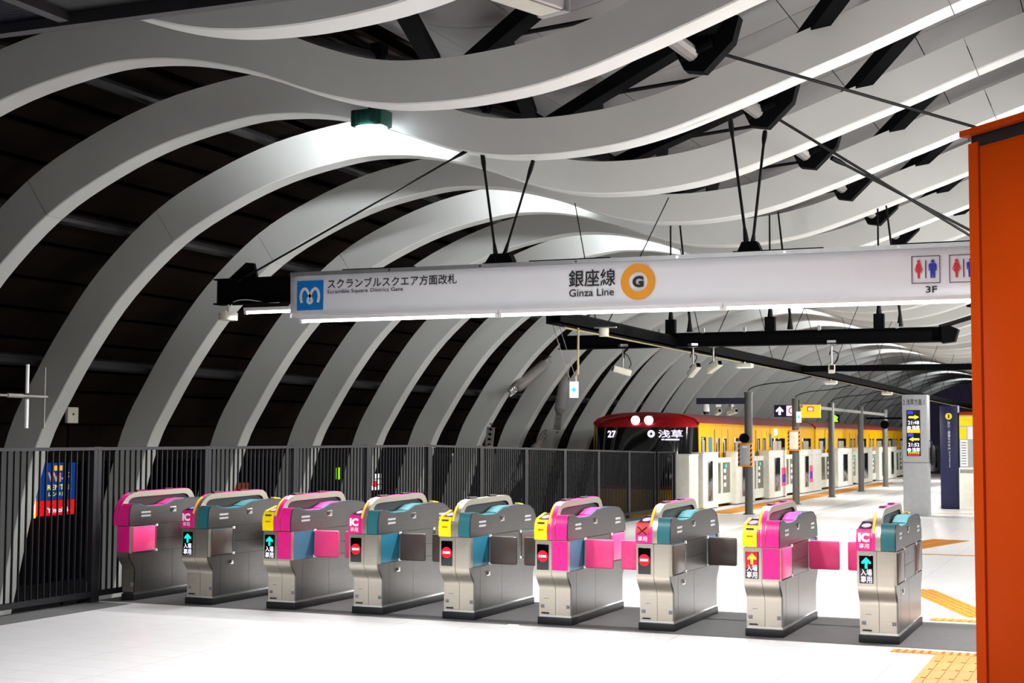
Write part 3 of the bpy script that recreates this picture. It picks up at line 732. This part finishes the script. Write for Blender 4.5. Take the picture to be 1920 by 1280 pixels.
def cctv(label, loc, yaw, pitch=-.25, up=.35, cable=True):
    t = thing('security_camera', label, 'camera', loc, yaw, 'cameras under the cross beam')
    MB().path([(0,0,.05),(0,0,up)],.012,8).build('stem','alu',t)
    MB().box(-.06,-.06,up,.06,.06,up+.05).build('mount','alu',t)
    c, s_ = math.cos(pitch), math.sin(pitch)
    bd = MB().box(-.045,-.16,-.04,.045,.12,.05,.01)
    bd.v = [(x,y*c-z*s_,y*s_+z*c) for (x,y,z) in bd.v]; bd.build('camera_body','cream',t)
    ln = MB().box(-.03,-.175,-.028,.03,-.158,.035); ln.v = [(x,y*c-z*s_,y*s_+z*c) for (x,y,z) in ln.v]; ln.build('camera_lens','glassblk',t)
    if cable: MB().path(catmull([(0,.1,.06),(.07,.1,.12),(.09,.05,.22),(.0,.03,.26),(-.03,.03,.2),(.02,.03,up)],5),.007,5).build('camera_cable','cable',t)
cctv('single white camera under the cross beam by the exit sign', (-4.78,8.5,2.56), -.9)
cctv('white camera tilted down under the middle of the cross beam', (-3.72,8.5,2.55), .8, -.5)
cctv('white camera beside its tilted twin under the cross beam', (-3.45,8.6,2.60), .9, -.4, .3)
cctv('small dark camera on a stem under the cross beam end', (-1.75,8.5,2.55), .2, -.1)
for n, (y) in enumerate((12.7,20.6,28.9,37,46)):
    t = thing('downlight', f'boxy white downlight on the tray beam, {ORD[n]} from the banner', 'lamp', (-4.0,y,2.80), 0, 'downlights on the tray beam')
    MB().box(-.14,-.1,0,.14,.1,.07,.008).build('housing','cream',t); MB().box(-.11,-.08,-.006,.11,.08,0).build('lens','pale_e',t); MB().path([(0,0,.07),(0,0,.12)],.02,8).build('stem','alu',t)
    area('downlight_beam',(0,0,-.02),.22,.16,P_DOWN*3,(1,.96,.88),(0,0,-1),t)
# added lamp row hidden behind the orange wall, lighting ribs and train sideways
for n, (x,y) in enumerate([(2.6,1.5),(2.6,6.5),(2.6,11.5),(2.6,17),(2.4,23),(2.2,30),(2.0,38),(2.0,48)]):
    t = thing('side_fill_lamp', f'slim added lamp lighting ribs and train from the side, {ORD[n]} of its row', 'lamp', (x,y,3.9), 0, 'added side lamps')
    MB().box(-.05,-.75,0,.05,.75,.06).build('housing','white',t); MB().path([(0,-.72,-.015),(0,.72,-.015)],.015,8).build('tube','tube_e',t)
    for a in (-.6,.6): MB().path([(0,a,.06),(0,a,.75)],.006,6).build('hanger','cable',t)
    area('fill_light',(-.03,0,-.05),.08,1.4,P_DOWN*3.2,(1,.97,.93),(-1,0,-.5),t)
# unlit lamp end showing at the top; lit ones added out of view as fill
for n, (x,y,z,r,on) in enumerate([(-.86,-5.55,3.74,-.35,0),(-3.6,-4.75,4.26,PI/2,1),(-1.8,-4.75,4.24,PI/2,1),(.1,-4.75,4.24,PI/2,1),(-.6,-9.2,3.6,0,.5)]):
    t = thing('hall_and_fill_lamp', ['pale unlit lamp whose end shows at the top edge over the hall','added unseen lamp lighting the hall on the fence side','added unseen lamp lighting the hall, second from the fence','added unseen lamp lighting the middle of the hall before the camera','added unseen lamp lighting the near floor behind the camera'][n], 'lamp', (x,y,z), r, 'hall lamps')
    MB().box(-.09,-.62,0,.09,.62,.09,.012).build('housing','white',t); MB().box(-.07,-.6,-.008,.07,.6,0).build('diffuser','tube_e' if on else 'cream',t)
    MB().box(-.095,.58,-.012,.095,.63,.095,.01).build('end_cap','dispgrey',t)
    for a in (-.4,.4): MB().path([(0,a,.09),(0,a,.19 if on == 1 else .8)],.008,6).build('hanger','cable',t)
    if on: area('fill_light',(0,0,-.03),.14,1.15,P_HALL_FILL*on,(1,.99,.975),(.5,0,-1) if r > 0 else (0,0,-1),t,math.radians(125))

# near canopy frame at the top corner
t = thing('glass_canopy','grey-framed canopy with dark glittering pane at the upper corner near the camera','canopy',(0,0,0))
MB().box(-5.2,-6.53,3.455,-.9,-6.47,3.52).build('frame_bar','greyframe',t)
MB().box(-2.46,-10.5,3.47,-2.40,-6.5,3.53).build('frame_bar','greyframe',t)
MB().box(-5.2,-10.5,3.50,-2.46,-6.53,3.51).build('pane','bluepane',t)
MB().box(-2.40,-10.5,3.51,-.9,-6.53,3.52).build('pane','blackp',t)

# ------------------------------------------------------------------ orange wall
t = thing('orange_kiosk','tall orange panelled wall filling the edge of the picture','kiosk',(1.07,-1.75,0),-math.radians(47))
MB().box(0,0,0,3.2,1.2,3.60).build('core','orangedk',t)
for k in range(6): MB().box(.10+.52*k,-.012,.02,.10+.52*k+.515,0,3.50,.002).build('wall_panel','orange',t)
MB().box(-.012,-.02,0,.085,.02,3.55).build('corner_post','orange',t)
MB().box(-.05,-.06,3.60,3.3,1.26,3.64).build('roof_cap','orangedk',t)
MB().box(.0,-.004,3.52,3.2,.0,3.60).build('shadow_gap','blackp',t)
MB().box(-.02,.02,0,-.012,.06,3.55).build('seal_strip','blackp',t)

# ------------------------------------------------------------------ train
TS, TN, TFRONT = -7.05, -9.6, 20.25
def car(y0, y1, label, front):
    t = thing('train_car', label, 'train', (0,0,0), 0, 'cars of the yellow train')
    cxm = (TS+TN)/2
    def sec(sc_side, dz=0):
        return None
    ys0 = y0+(.55 if front else 0)
    # side shells
    b = MB()
    for x0,x1 in ((TS-.06,TS),(TN,TN+.06)): b.box(x0,ys0,-.75,x1,y1,1.93)
    MB().box(TS-.06,ys0,-.75,TS,y1,1.93).build('side','trainy',t); MB().box(TN,ys0,-.75,TN+.06,y1,1.93).build('side','trainy',t)
    MB().box(TN+.06,ys0+.3,-.75,TS-.06,y1,.0).build('underframe','blackm',t)
    MB().box(TN+.06,y1-.06,0,TS-.06,y1,1.95).build('end_wall','trainy',t)
    MB().box(TN+.1,ys0+.4,0.0,TN+.14,y1-.1,1.9).build('interior','trainin',t)
    # roof: rounded cross-section
    pts = [(TS+.01,1.90),(TS+.005,1.96),(TS-.10,2.05),(TS-.35,2.13),(TS-.75,2.18),(cxm,2.20),(TN+.75,2.18),(TN+.35,2.13),(TN+.10,2.05),(TN-.005,1.96),(TN-.01,1.90)]
    MB().prism(pts, ys0, y1, 'y').build('roof','trainr',t)
    MB().box(TS-.002,ys0,1.905,TS+.012,y1,1.935).build('rain_gutter','trainy',t)
    if front:
        # tapered, rounded nose: loft of half-ellipse plan lines
        def nose(zs, name, m, parent=t):
            vs_, fs_ = [], []; n = 14
            for (z, yf, inset, cr) in zs:
                for k in range(n+1):
                    a = k/n; x = TN+inset+(TS-TN-2*inset)*a; e = abs(2*a-1)
                    y = yf+(ys0-yf)*(e**cr)
                    vs_.append((x,y,z))
            for r in range(len(zs)-1):
                for k in range(n): fs_.append((r*(n+1)+k, r*(n+1)+k+1, (r+1)*(n+1)+k+1, (r+1)*(n+1)+k))
            return MB().add(vs_, fs_).build(name, m, parent)
        nose([(-.75,y0+.02,.0,5),(.42,y0,.0,5)],'nose_panel','trainy')
        nose([(.42,y0-.004,-.004,5),(.50,y0-.004,-.004,5)],'nose_stripe','trainr')
        nose([(.50,y0,.0,5),(1.1,y0+.03,.0,5),(1.84,y0+.16,.02,5)],'windscreen','trainw')
        nose([(1.84,y0+.155,.015,5),(1.93,y0+.19,.05,5),(2.03,y0+.25,.16,4.5),(2.11,y0+.34,.42,4),(2.18,y0+.48,.8,3),(2.20,ys0+.02,1.2,2)],'nose_roof','trainr')
        for x in (-8.45,-8.13):
            h = MB().disc((x,y0+.205,2.0),.125,'y',.04,20).build('headlamp_rim','trainw',t)
            MB().disc((x,y0+.175,2.0),.10,'y',.03,20).build('headlamp','lens_e',h)
        text('run_number','27',-9.10,-8.90,1.60,1.76,y0+.10,'white_e',t,.03)
        text('destination','浅草',-7.88,-7.30,1.60,1.78,y0+.10,'white_e',t,.01)
        MB().disc((-8.05,y0+.10,1.69),.085,'y',.01,20,.035).build('line_mark','white_e',t)
        MB().box(-7.8,y0+.09,1.545,-7.38,y0+.1,1.575).build('destination_latin','white_e',t)
        for x in (-8.9,-7.75): MB().box(x-.05,y0-.02,-.1,x+.05,y0+.02,.0).build('tail_lamp','blackm',t)
        MB().path([(-8.0,y0-.0,1.25),(-7.55,y0-.03,1.7)],.008,5).build('wiper','blackm',t)
    # right-hand side: doors and windows
    L = y1-y0; sx = TS+.004
    def window(ya, yb, z0=1.0, z1=1.6):
        f = MB().box(TS-.002,ya,z0,sx+.004,yb,z1,.002).build('window','trainw',t)
        MB().box(sx+.0045,ya+.06,z0+.05,sx+.006,yb-.3*(yb-ya),z1-.08).build('pane','trainin',f)
    doors = [y0+2.55, y0+6.75, y0+11.0]
    for d in doors:
        f = MB().box(TS-.002,d-.62,-.02,sx+.003,d+.62,1.80).build('door','trainy',t)
        MB().box(sx+.003,d-.006,-.02,sx+.005,d+.006,1.80).build('door_gap','blackp',f)
        for s_ in (-1,1):
            MB().box(sx+.003,d+s_*.33-.17,.85,sx+.006,d+s_*.33+.17,1.60,.001).build('door_window','trainw',f)
            MB().box(sx+.006,d+s_*.33-.10,.9,sx+.008,d+s_*.33+.04,1.55).build('pane','trainin',f)
            MB().box(sx+.003,d+s_*.62-.015,-.02,sx+.007,d+s_*.62+.015,1.8).build('door_frame','blackp',f)
    window(doors[0]+1.3,doors[1]-1.35); window(doors[1]+1.3,doors[2]-1.3)
    window(y0+.75,y0+1.15,.85,1.62) if front else window(y0+.5,y0+1.5)
    window(doors[2]+1.2,y1-.5)
    MB().box(sx,doors[0]-1.15,1.25,sx+.004,doors[0]-.85,1.62).build('sticker','labelblue',t)
    MB().box(sx,doors[1]+1.0,1.35,sx+.004,doors[1]+1.2,1.72).build('sticker','labelblue',t)
    MB().box(sx,doors[1]+1.6,1.68,sx+.004,doors[1]+1.95,1.86).build('side_display','white_e',t)
car(TFRONT, 34.2, 'leading car of the yellow train with red roof and lit headlamps', True)
car(34.5, 49.0, 'second car of the yellow train behind the platform columns', False)
car(49.3, 63.8, 'third car of the yellow train far down the platform', False)

# ------------------------------------------------------------------ platform screen doors
PX = -6.69
def psd_box(y0, y1, label, glass=True, stickers=0):
    t = thing('screen_door_box', label, 'screen door', (0,0,0), 0, 'fixed boxes of the screen doors')
    MB().box(PX-.26,y0,.02,PX,y1,1.25,.008).build('cabinet','psd',t)
    MB().box(PX-.28,y0,1.25,PX+.015,y1,1.275,.004).build('cap','psd',t)
    MB().box(PX-.24,y0+.02,0,PX-.02,y1-.02,.02).build('foot','blackm',t)
    MB().box(PX,y0+.02,1.10,PX+.003,y1-.02,1.108).build('seam','sticker',t)
    if glass:
        L = y1-y0
        g = MB().box(PX,y0+.30*L,.18,PX+.006,y0+.62*L,1.08,.001).build('window_strip','darkglass',t)
        MB().box(PX+.006,y0+.30*L,.18,PX+.008,y0+.33*L,1.08).build('window_edge','sticker',g)
    if stickers:
        MB().box(PX,y1-.30*(y1-y0),.30,PX+.004,y1-.05,.80).build('sticker','pink',t); MB().box(PX+.004,y1-.26*(y1-y0),.40,PX+.006,y1-.12,.62).build('sticker','picblue',t)
def psd_door(y0, y1, label):
    t = thing('sliding_door', label, 'screen door', (0,0,0), 0, 'sliding leaves of the screen doors')
    m_ = (y0+y1)/2
    for (a,b) in ((y0,m_-.01),(m_+.01,y1)):
        x = PX-.17
        for (ya,yb,za,zb) in ((a,b,1.02,1.14),(a,b,.06,.30),(a,a+.06,.30,1.02),(b-.06,b,.30,1.02)): MB().box(x,ya,za,x+.04,yb,zb).build('door_frame','psd',t)
        MB().box(x+.012,a+.06,.30,x+.022,b-.06,1.02).build('pane','psdglass',t)
        for q in (.45,.62,.78): MB().box(x+.023,a+.25*(b-a),q,x+.025,a+.5*(b-a),q+.09).build('notice','white',t)
    MB().box(x+.04,y0+.7*(y1-y0),.90,x+.045,y0+.7*(y1-y0)+.08,.97).build('status_lamp','cyan_e',t)
t = thing('screen_door_end','white end cabinet of the screen doors beside the black fence','screen door',(0,0,0))
MB().box(-7.08,18.72,.0,PX,19.45,1.22,.006).build('cabinet','psd',t); MB().box(PX,18.76,.04,PX+.004,19.41,1.06).build('front_panel','psd',t)
for a in (18.85,19.1,19.17,19.35): MB().box(PX+.004,a,1.0,PX+.006,a+.015,1.015).build('screw','blackp',t)
MB().box(-7.1,18.7,1.22,PX+.01,19.47,1.245).build('cap','psd',t)
BX = [(19.85,21.15),(22.85,24.75),(26.35,28.5),(30.5,32.2),(32.3,33.55),(36.4,39.2),(40.6,43.4),(45.0,47.2),(47.4,49.6),(53,55.6),(57,60.3),(62,64.5)]
for n,(a,b) in enumerate(BX): psd_box(a,b,f'white screen door box on the platform edge, {ORD[n]} from the fence', n not in (4,), n in (2,3))
DR = [(21.15,22.85),(24.75,26.35),(28.5,30.5),(33.55,36.4),(39.2,40.6),(43.4,45.0),(49.6,53),(55.6,57),(60.3,62)]
for n,(a,b) in enumerate(DR): psd_door(a,b,f'pair of glazed sliding screen doors, {ORD[n]} from the fence')

# ------------------------------------------------------------------ platform columns, signs and pillars
for n, y in enumerate((18.6,23.8,28.5,33.3,38.2,43.1)):
    t = thing('platform_column', f'round grey steel column on the platform, {ORD[n]} from the ticket gates', 'column', (-5.36 if n == 0 else -5.45, y, 0), 0, 'grey platform columns')
    MB().path([(0,0,0),(0,0,2.54)],.085,20).build('shaft','colgrey',t); MB().path([(0,0,0),(0,0,.02)],.12,20).build('base_ring','colgrey',t); MB().path([(0,0,2.52),(0,0,2.57)],.09,20).build('cap','colgrey',t)
    MB().path(catmull([(.0,0,2.5),(.03,.02,2.64),(.35,.1,2.74),(.9,.2,2.80),(1.3,.3,2.90)],4),.012,6).build('cable','cable',t)
    if n in (1,2,3): MB().box(-.04,.08,2.36,.04,4.7,2.44).build('link_rail','colgrey',t)
t = thing('bracket_arm','dark navy bracket arm with cameras on the nearest column','bracket',(-5.36,18.6,2.32))
MB().box(-1.12,-.05,0,-.07,.05,.13).build('arm','navy',t)
t = thing('dome_camera','white dome camera under the navy bracket arm','camera',(-6.28,18.6,2.14)); MB().path([(0,0,.18),(0,0,.10),(0,0,.02)],[.06,.075,.075],16).build('housing','white',t); MB().path([(0,0,.02),(0,0,-.03),(0,0,-.05)],[.065,.05,.02],16).build('dome','glassblk',t)
for n,(x,r) in enumerate(((-6.02,.5),(-5.72,.9))):
    cctv(['boxy cream camera hanging from the navy bracket arm','second cream camera turned away on the navy bracket arm'][n], (x,18.6,2.14), r, -.2, .12, False)
def control_box(loc, label, horn):
    t = thing('control_box', label, 'box', loc)
    MB().box(-.15,-.06,0,.15,.02,.50,.006).build('hazard_board','hazard',t)
    for k in range(5):
        for x in (-.15,.11): MB().prism([(x,.01+.095*k),(x+.04,.05+.095*k),(x+.04,.10+.095*k),(x,.06+.095*k)],-.063,-.060,'y').build('hazard_stripe','blackp',t)
    MB().box(-.10,-.12,.04,.11,-.06,.46,.008).build('case','cream' if not horn else 'dispgrey',t)
    MB().box(-.04,-.123,.40,.06,-.12,.43).build('case_label','white',t)
    if horn: MB().path([(0,-.1,.60),(0,-.16,.60)],[.05,.10],16).build('horn','blackm',t); MB().path([(0,-.05,.60),(0,-.1,.60)],.10,14).build('horn_body','blackm',t)
control_box((-5.40,18.50,1.0),'hazard-striped control box with horn on the first column',True)
control_box((-5.46,23.70,1.30),'hazard-striped cream control box on the second column',False)
t = thing('hanging_sign','lit navy direction sign with white arrow beside the second column','sign',(0,24.5,0))
MB().box(-6.13,0,2.13,-5.50,.08,2.43).build('box','navyb',t)
MB().prism([(-6.02,2.18),(-5.96,2.18),(-5.96,2.29),(-5.91,2.25),(-5.89,2.29),(-5.99,2.39),(-6.09,2.29),(-6.07,2.25),(-6.02,2.29)],-.006,-.001,'y').build('arrow','white_e',t)
MB().box(-5.82,-.005,2.16,-5.52,0,2.41).build('emblem_field','white_e',t); MB().disc((-5.68,-.008,2.29),.09,'y',.004,20,.06).build('emblem_ring','red_e',t)
t = thing('hanging_sign','lit orange line sign beside the navy direction sign','sign',(0,24.5,0))
MB().box(-5.46,0,2.11,-4.98,.08,2.43).build('box','orange_e',t); MB().box(-5.30,-.005,2.27,-5.14,0,2.39).build('emblem_field','red_e',t); MB().box(-5.27,-.008,2.29,-5.17,-.005,2.36).build('emblem_inner','white_e',t)
t = thing('platform_exit_sign','small lit exit sign hung beside the orange line sign','sign',(-5.28,23.4,1.98)); MB().box(-.06,-.02,0,.05,.02,.26).build('box','pale_e',t); MB().box(-.02,-.023,.1,.02,-.02,.18).build('running_mark','cyan_e',t); MB().path([(0,0,.26),(0,0,.55)],.012,6).build('stem','blackm',t)
t = thing('signal_lamp','lime green lit signal box above the train','signal',(-5.42,28.9,2.03)); MB().box(-.12,0,0,.12,.08,.24).build('case','blackm',t)
MB().prism([(-.09,.03),(.09,.03),(.05,.10),(.09,.15),(0,.22),(-.09,.15),(-.05,.10)],-.006,-.001,'y').build('lit_figure','green_e',t)
t = thing('speaker','small dark loudspeaker hung from the column rail','speaker',(-5.2,36.5,2.05)); MB().path([(0,-.05,0),(0,.1,0)],[.14,.10],14).build('cone','blackm',t); MB().box(-.6,.0,.18,1.0,.06,.24).build('bracket','blackm',t)
# departure display pillar
t = thing('display_pillar','grey pillar with lit departure display on the platform','pillar',(-2.08,19.85,0))
MB().box(-.25,-.25,.0,.25,.25,1.10,.004).build('lower_casing','dispgrey',t); MB().box(-.25,-.25,1.11,.25,.25,2.52,.004).build('upper_casing','dispgrey',t)
MB().box(-.24,-.24,1.10,.24,.24,1.11).build('joint','blackp',t)
d = MB().box(-.165,-.256,1.24,.115,-.246,2.20).build('screen','glassblk',t)
text('letters','2 浅草方面 1',-.23,.20,2.30,2.43,-.2515,'blackp',t,.012)
text('letters','21:48',-.135,.09,1.90,1.975,-.258,'white_e',d,.012); text('letters','浅草',-.06,.10,1.79,1.875,-.258,'white_e',d,.02)
text('letters','21:52',-.135,.09,1.44,1.515,-.258,'white_e',d,.012); text('letters','浅草',-.06,.10,1.33,1.415,-.258,'white_e',d,.02)
for z in (1.83,1.37): MB().disc((-.115,-.258,z),.038,'y',.003,16,.012).build('line_mark','white_e',d)
MB().box(-.14,-.259,2.12,-.03,-.256,2.175).build('lit_tag','blue_e',d); MB().box(-.14,-.259,1.65,-.03,-.256,1.71).build('lit_tag','blue_e',d)
MB().box(-.155,-.259,1.725,.105,-.256,1.80).build('lit_bar','orange_e',d)
MB().prism([(-.12,2.03),(.0,2.03),(.0,2.005),(.09,2.05),(.0,2.095),(.0,2.07),(-.12,2.07)],-.259,-.256,'y').build('arrow','yellow_e',d)
MB().prism([(.09,1.57),(-.03,1.57),(-.03,1.545),(-.12,1.59),(-.03,1.635),(-.03,1.61),(.09,1.61)],-.259,-.256,'y').build('arrow','yellow_e',d)
for k in range(6): MB().box(-.14+.04*k,-.259,1.295,-.115+.04*k,-.256,1.325).build('lit_glyph','green_e',d); MB().box(-.14+.04*k,-.259,1.248,-.112+.04*k,-.256,1.285).build('lit_glyph','red_e',d)
# hidden passer-by's dark bag beside the pillar
t = thing('shoulder_bag','rounded black bag peeking out behind the display pillar','bag',(-1.77,19.95,1.05)); MB().path([(0,0,0),(0,0,.04),(0,0,.2),(0,0,.36),(0,0,.42)],[.02,.05,.055,.05,.02],14).build('sack','blackp',t); MB().path(catmull([(0,0,.40),(-.03,0,.5),(-.07,0,.52)],4),.012,6).build('strap','blackp',t)
# information pillar and ticket machine
t = thing('information_pillar','tall navy information pillar with yellow i mark','pillar',(-1.77,23.3,0))
MB().box(-.20,-.2,.02,.20,.2,2.36,.004).build('board','navyb',t); MB().box(-.19,-.19,0,.19,.19,.02).build('foot','blackm',t)
MB().disc((0,-.203,2.12),.075,'y',.004,24).build('mark_disc','yellow',t); text('mark','i',-.018,.018,2.075,2.165,-.2065,'navyb',t,.05)
text('lettering','出口・精算のりかえ',-.025,.03,1.35,2.00,-.2025,'white',t,.0,1)
text('lettering','Exits & Transfer Guide',.0,.022,.95,1.32,-.2025,'white',t,.0,1)
t = thing('ticket_machine','white ticket machine with notices beside the navy information pillar','machine',(-1.42,23.0,0))
MB().box(-.12,-.1,.0,.22,.9,.95,.01).build('cabinet','psd',t); MB().box(-.12,.1,.95,.20,.9,2.15,.005).build('back_board','dispgrey',t)
for k in range(3): MB().box(-.10,-.104,.83+.03*k,.19,-.1,.845+.03*k).build('vent_slot','blackp',t)
MB().box(-.115,.094,1.9,.195,.1,2.12).build('poster','yellow',t); MB().box(-.115,.094,1.60,.04,.1,1.88).build('poster','yellow',t); MB().box(.06,.094,1.60,.18,.1,1.88).build('poster','white',t); MB().box(-.10,.094,.98,.06,.1,1.58).build('price_list','white',t)
for k in range(9): MB().box(-.08,.091,1.03+.06*k,.03,.094,1.045+.06*k).build('print_line','blackp',t)
MB().box(-.12,.09,2.15,.22,.9,2.22).build('top_sign','orange',t)
t = thing('navy_partition','narrow navy panel behind the ticket machine','panel',(-1.02,24.2,0)); MB().box(-.1,-.1,0,.1,.3,2.2,.004).build('board','navyb',t); MB().box(-.09,-.09,2.2,.09,.29,2.22).build('cap','blackm',t)

# ------------------------------------------------------------------ wall braces, antenna, outside
def brace(label, p0, p1, r):
    t = thing('wall_brace', label, 'brace', (0,0,0)); p0, p1 = Vector(p0), Vector(p1); d = (p1-p0).normalized()
    MB().path([p0,p1],r,14).build('tube','tube',t)
    for p, s_ in ((p0,-1),(p1,1)):
        MB().path([p, p+d*s_*.12],[r,r*.55],14).build('cone_end','tube',t)
        MB().bar(p+d*s_*.1, p+d*s_*.52,.04,.18).build('splice_plate','tube',t)
        for k in range(4): 
            q = p+d*s_*(.2+.11*k)
            for u in (-.06,.06): MB().box(q.x-.03,q.y-.02,q.z+u-.018,q.x+.03,q.y+.02,q.z+u+.018).build('bolt','chrome',t)
brace('pale diagonal tube brace between ribs above the fence', (-11.0,19.5,2.78),(-11.0,21.05,3.33),.14)
brace('pale tube brace leaning down behind the fence by the train', (-11.25,20.0,.65),(-11.05,20.75,1.35),.12)
brace('short upright tube brace by the wall near the exit sign', (-11.05,22.35,2.3),(-11.0,22.5,3.0),.14)
brace('thick grey tube post standing behind the fence', (-11.2,17.8,-.4),(-11.0,17.8,1.3),.15)
t = thing('antenna','double-rod antenna on a horizontal arm in front of the first full rib','antenna',(-8.2,-.12,1.99))
MB().path([(0,-.9,.0),(0,.30,0)],.013,8).build('arm','tube',t); MB().path([(0,0,-.32),(0,0,-.03)],.021,8).build('rod','white',t); MB().path([(0,0,.03),(0,0,.32)],.018,8).build('rod','white',t); MB().path([(0,.26,-.32),(0,.26,.30)],.009,8).build('thin_rod','tube',t); MB().path([(0,-.28,0),(0,-.06,0)],.022,8).build('clamp','tube',t)
MB().path([(0,-.8,0),(-.1,-.8,-1.5),(-.1,-.8,-3.0)],.02,8).build('mast','tube',t)
t = thing('wall_box','small cream switch box mounted between two ribs','box',(-12.6,5.77,1.78)); MB().box(-.03,0,0,.03,.24,.24,.01).build('case','cream',t); MB().box(.03,.10,.12,.034,.14,.15).build('mark','blackp',t); MB().bar((-.1,.12,-2.8),(-.05,.12,0),.03,.03).build('support','blackm',t)
t = thing('dark_building','dark building outside behind the ribs','building',(-27.5,0,0))
MB().box(-6,-10,-6,1.0,18,14).build('block','citydk',t); MB().box(-6,18.5,-6,1.0,95,5.5).build('block','citydk',t)
for k in range(9): MB().box(1.0,22+3.2*k,2.2,1.05,23.6+3.2*k,3.4).build('window','darkglass',t)
t = thing('rental_poster','lit blue wifi rental poster above a red shop sign outside','poster',(-26,20.8,0)); MB().box(-.1,0,-.22,0,1.6,.82).build('board','wifiblue',t)
text('lettering','Wi-Fi',.35,1.35,.28,.55,.012,'peach_e',t,.02,0,'+x'); text('lettering','RENTAL',.35,1.35,.06,.2,.012,'yellow_e',t,.0,0,'+x'); text('lettering','レンタル',.4,1.1,-.12,.0,.012,'yellow_e',t,.0,0,'+x')
MB().box(.0,.62,.60,.012,.95,.74).build('signal_mark','orange_e',t)
t = thing('shop_sign','lit red shop sign under the blue rental poster','sign',(-26,20.8,0)); MB().box(-.1,0,-.66,.0,1.6,-.24).build('board','posterred',t); text('lettering','Y!mobile',.35,1.35,-.58,-.44,.012,'white_e',t,.02,0,'+x')
t = thing('shop_strip','narrow yellow lit shop strip beside the red sign','sign',(-26,20.2,0)); MB().box(-.1,0,-.7,0,.5,.5).build('board','yellow_e',t); MB().box(0,.05,-.6,.01,.45,-.3).build('lit_pane','white_e',t)
t = thing('street_sign','small blue lit street sign seen between ribs','sign',(-26,42,1.9)); MB().box(-.1,0,0,0,.55,.75).build('board','blue_e',t); MB().box(0,.15,.2,.01,.4,.6).build('lit_mark','white_e',t); MB().box(-.15,.2,-4,-.1,.3,.3).build('mount','citydk',t)
t = thing('lit_window_sign','white lit gridded window with a red dot outside','window sign',(-26,40.1,-.55))
for a in range(4):
    for b in range(3): MB().box(-.1,.27*a,.23*b,0,.27*a+.22,.23*b+.18).build('lit_pane','pale_e',t)
MB().box(.0,.3,.12,.02,.6,.38).build('red_dot','red_e',t)
for n,(y,z,m_,lb) in enumerate(((37.6,-.05,'green_e','lime green street light outside behind the fourth fence panel'),(49.8,-.45,'green_e','pair of lime lights outside near the tube post'),(48.0,.5,'pale_e','white lit strip outside beyond the middle of the fence'),(43.2,1.7,'pale_e','white lit facade corner outside above the fence'),(30.4,-.45,'brick_e','orange lit shop front outside behind the second gate'))):
    t = thing('street_light', lb, 'light', (-26,y,z)); MB().box(-.1,0,0,0,(1.0 if m_ == 'brick_e' else .22),(.45 if m_ != 'pale_e' else .8),.02).build('lit_body',m_,t); MB().box(-.15,.05,-4,-.1,.1,.1).build('mount','citydk',t)

bake_texts()
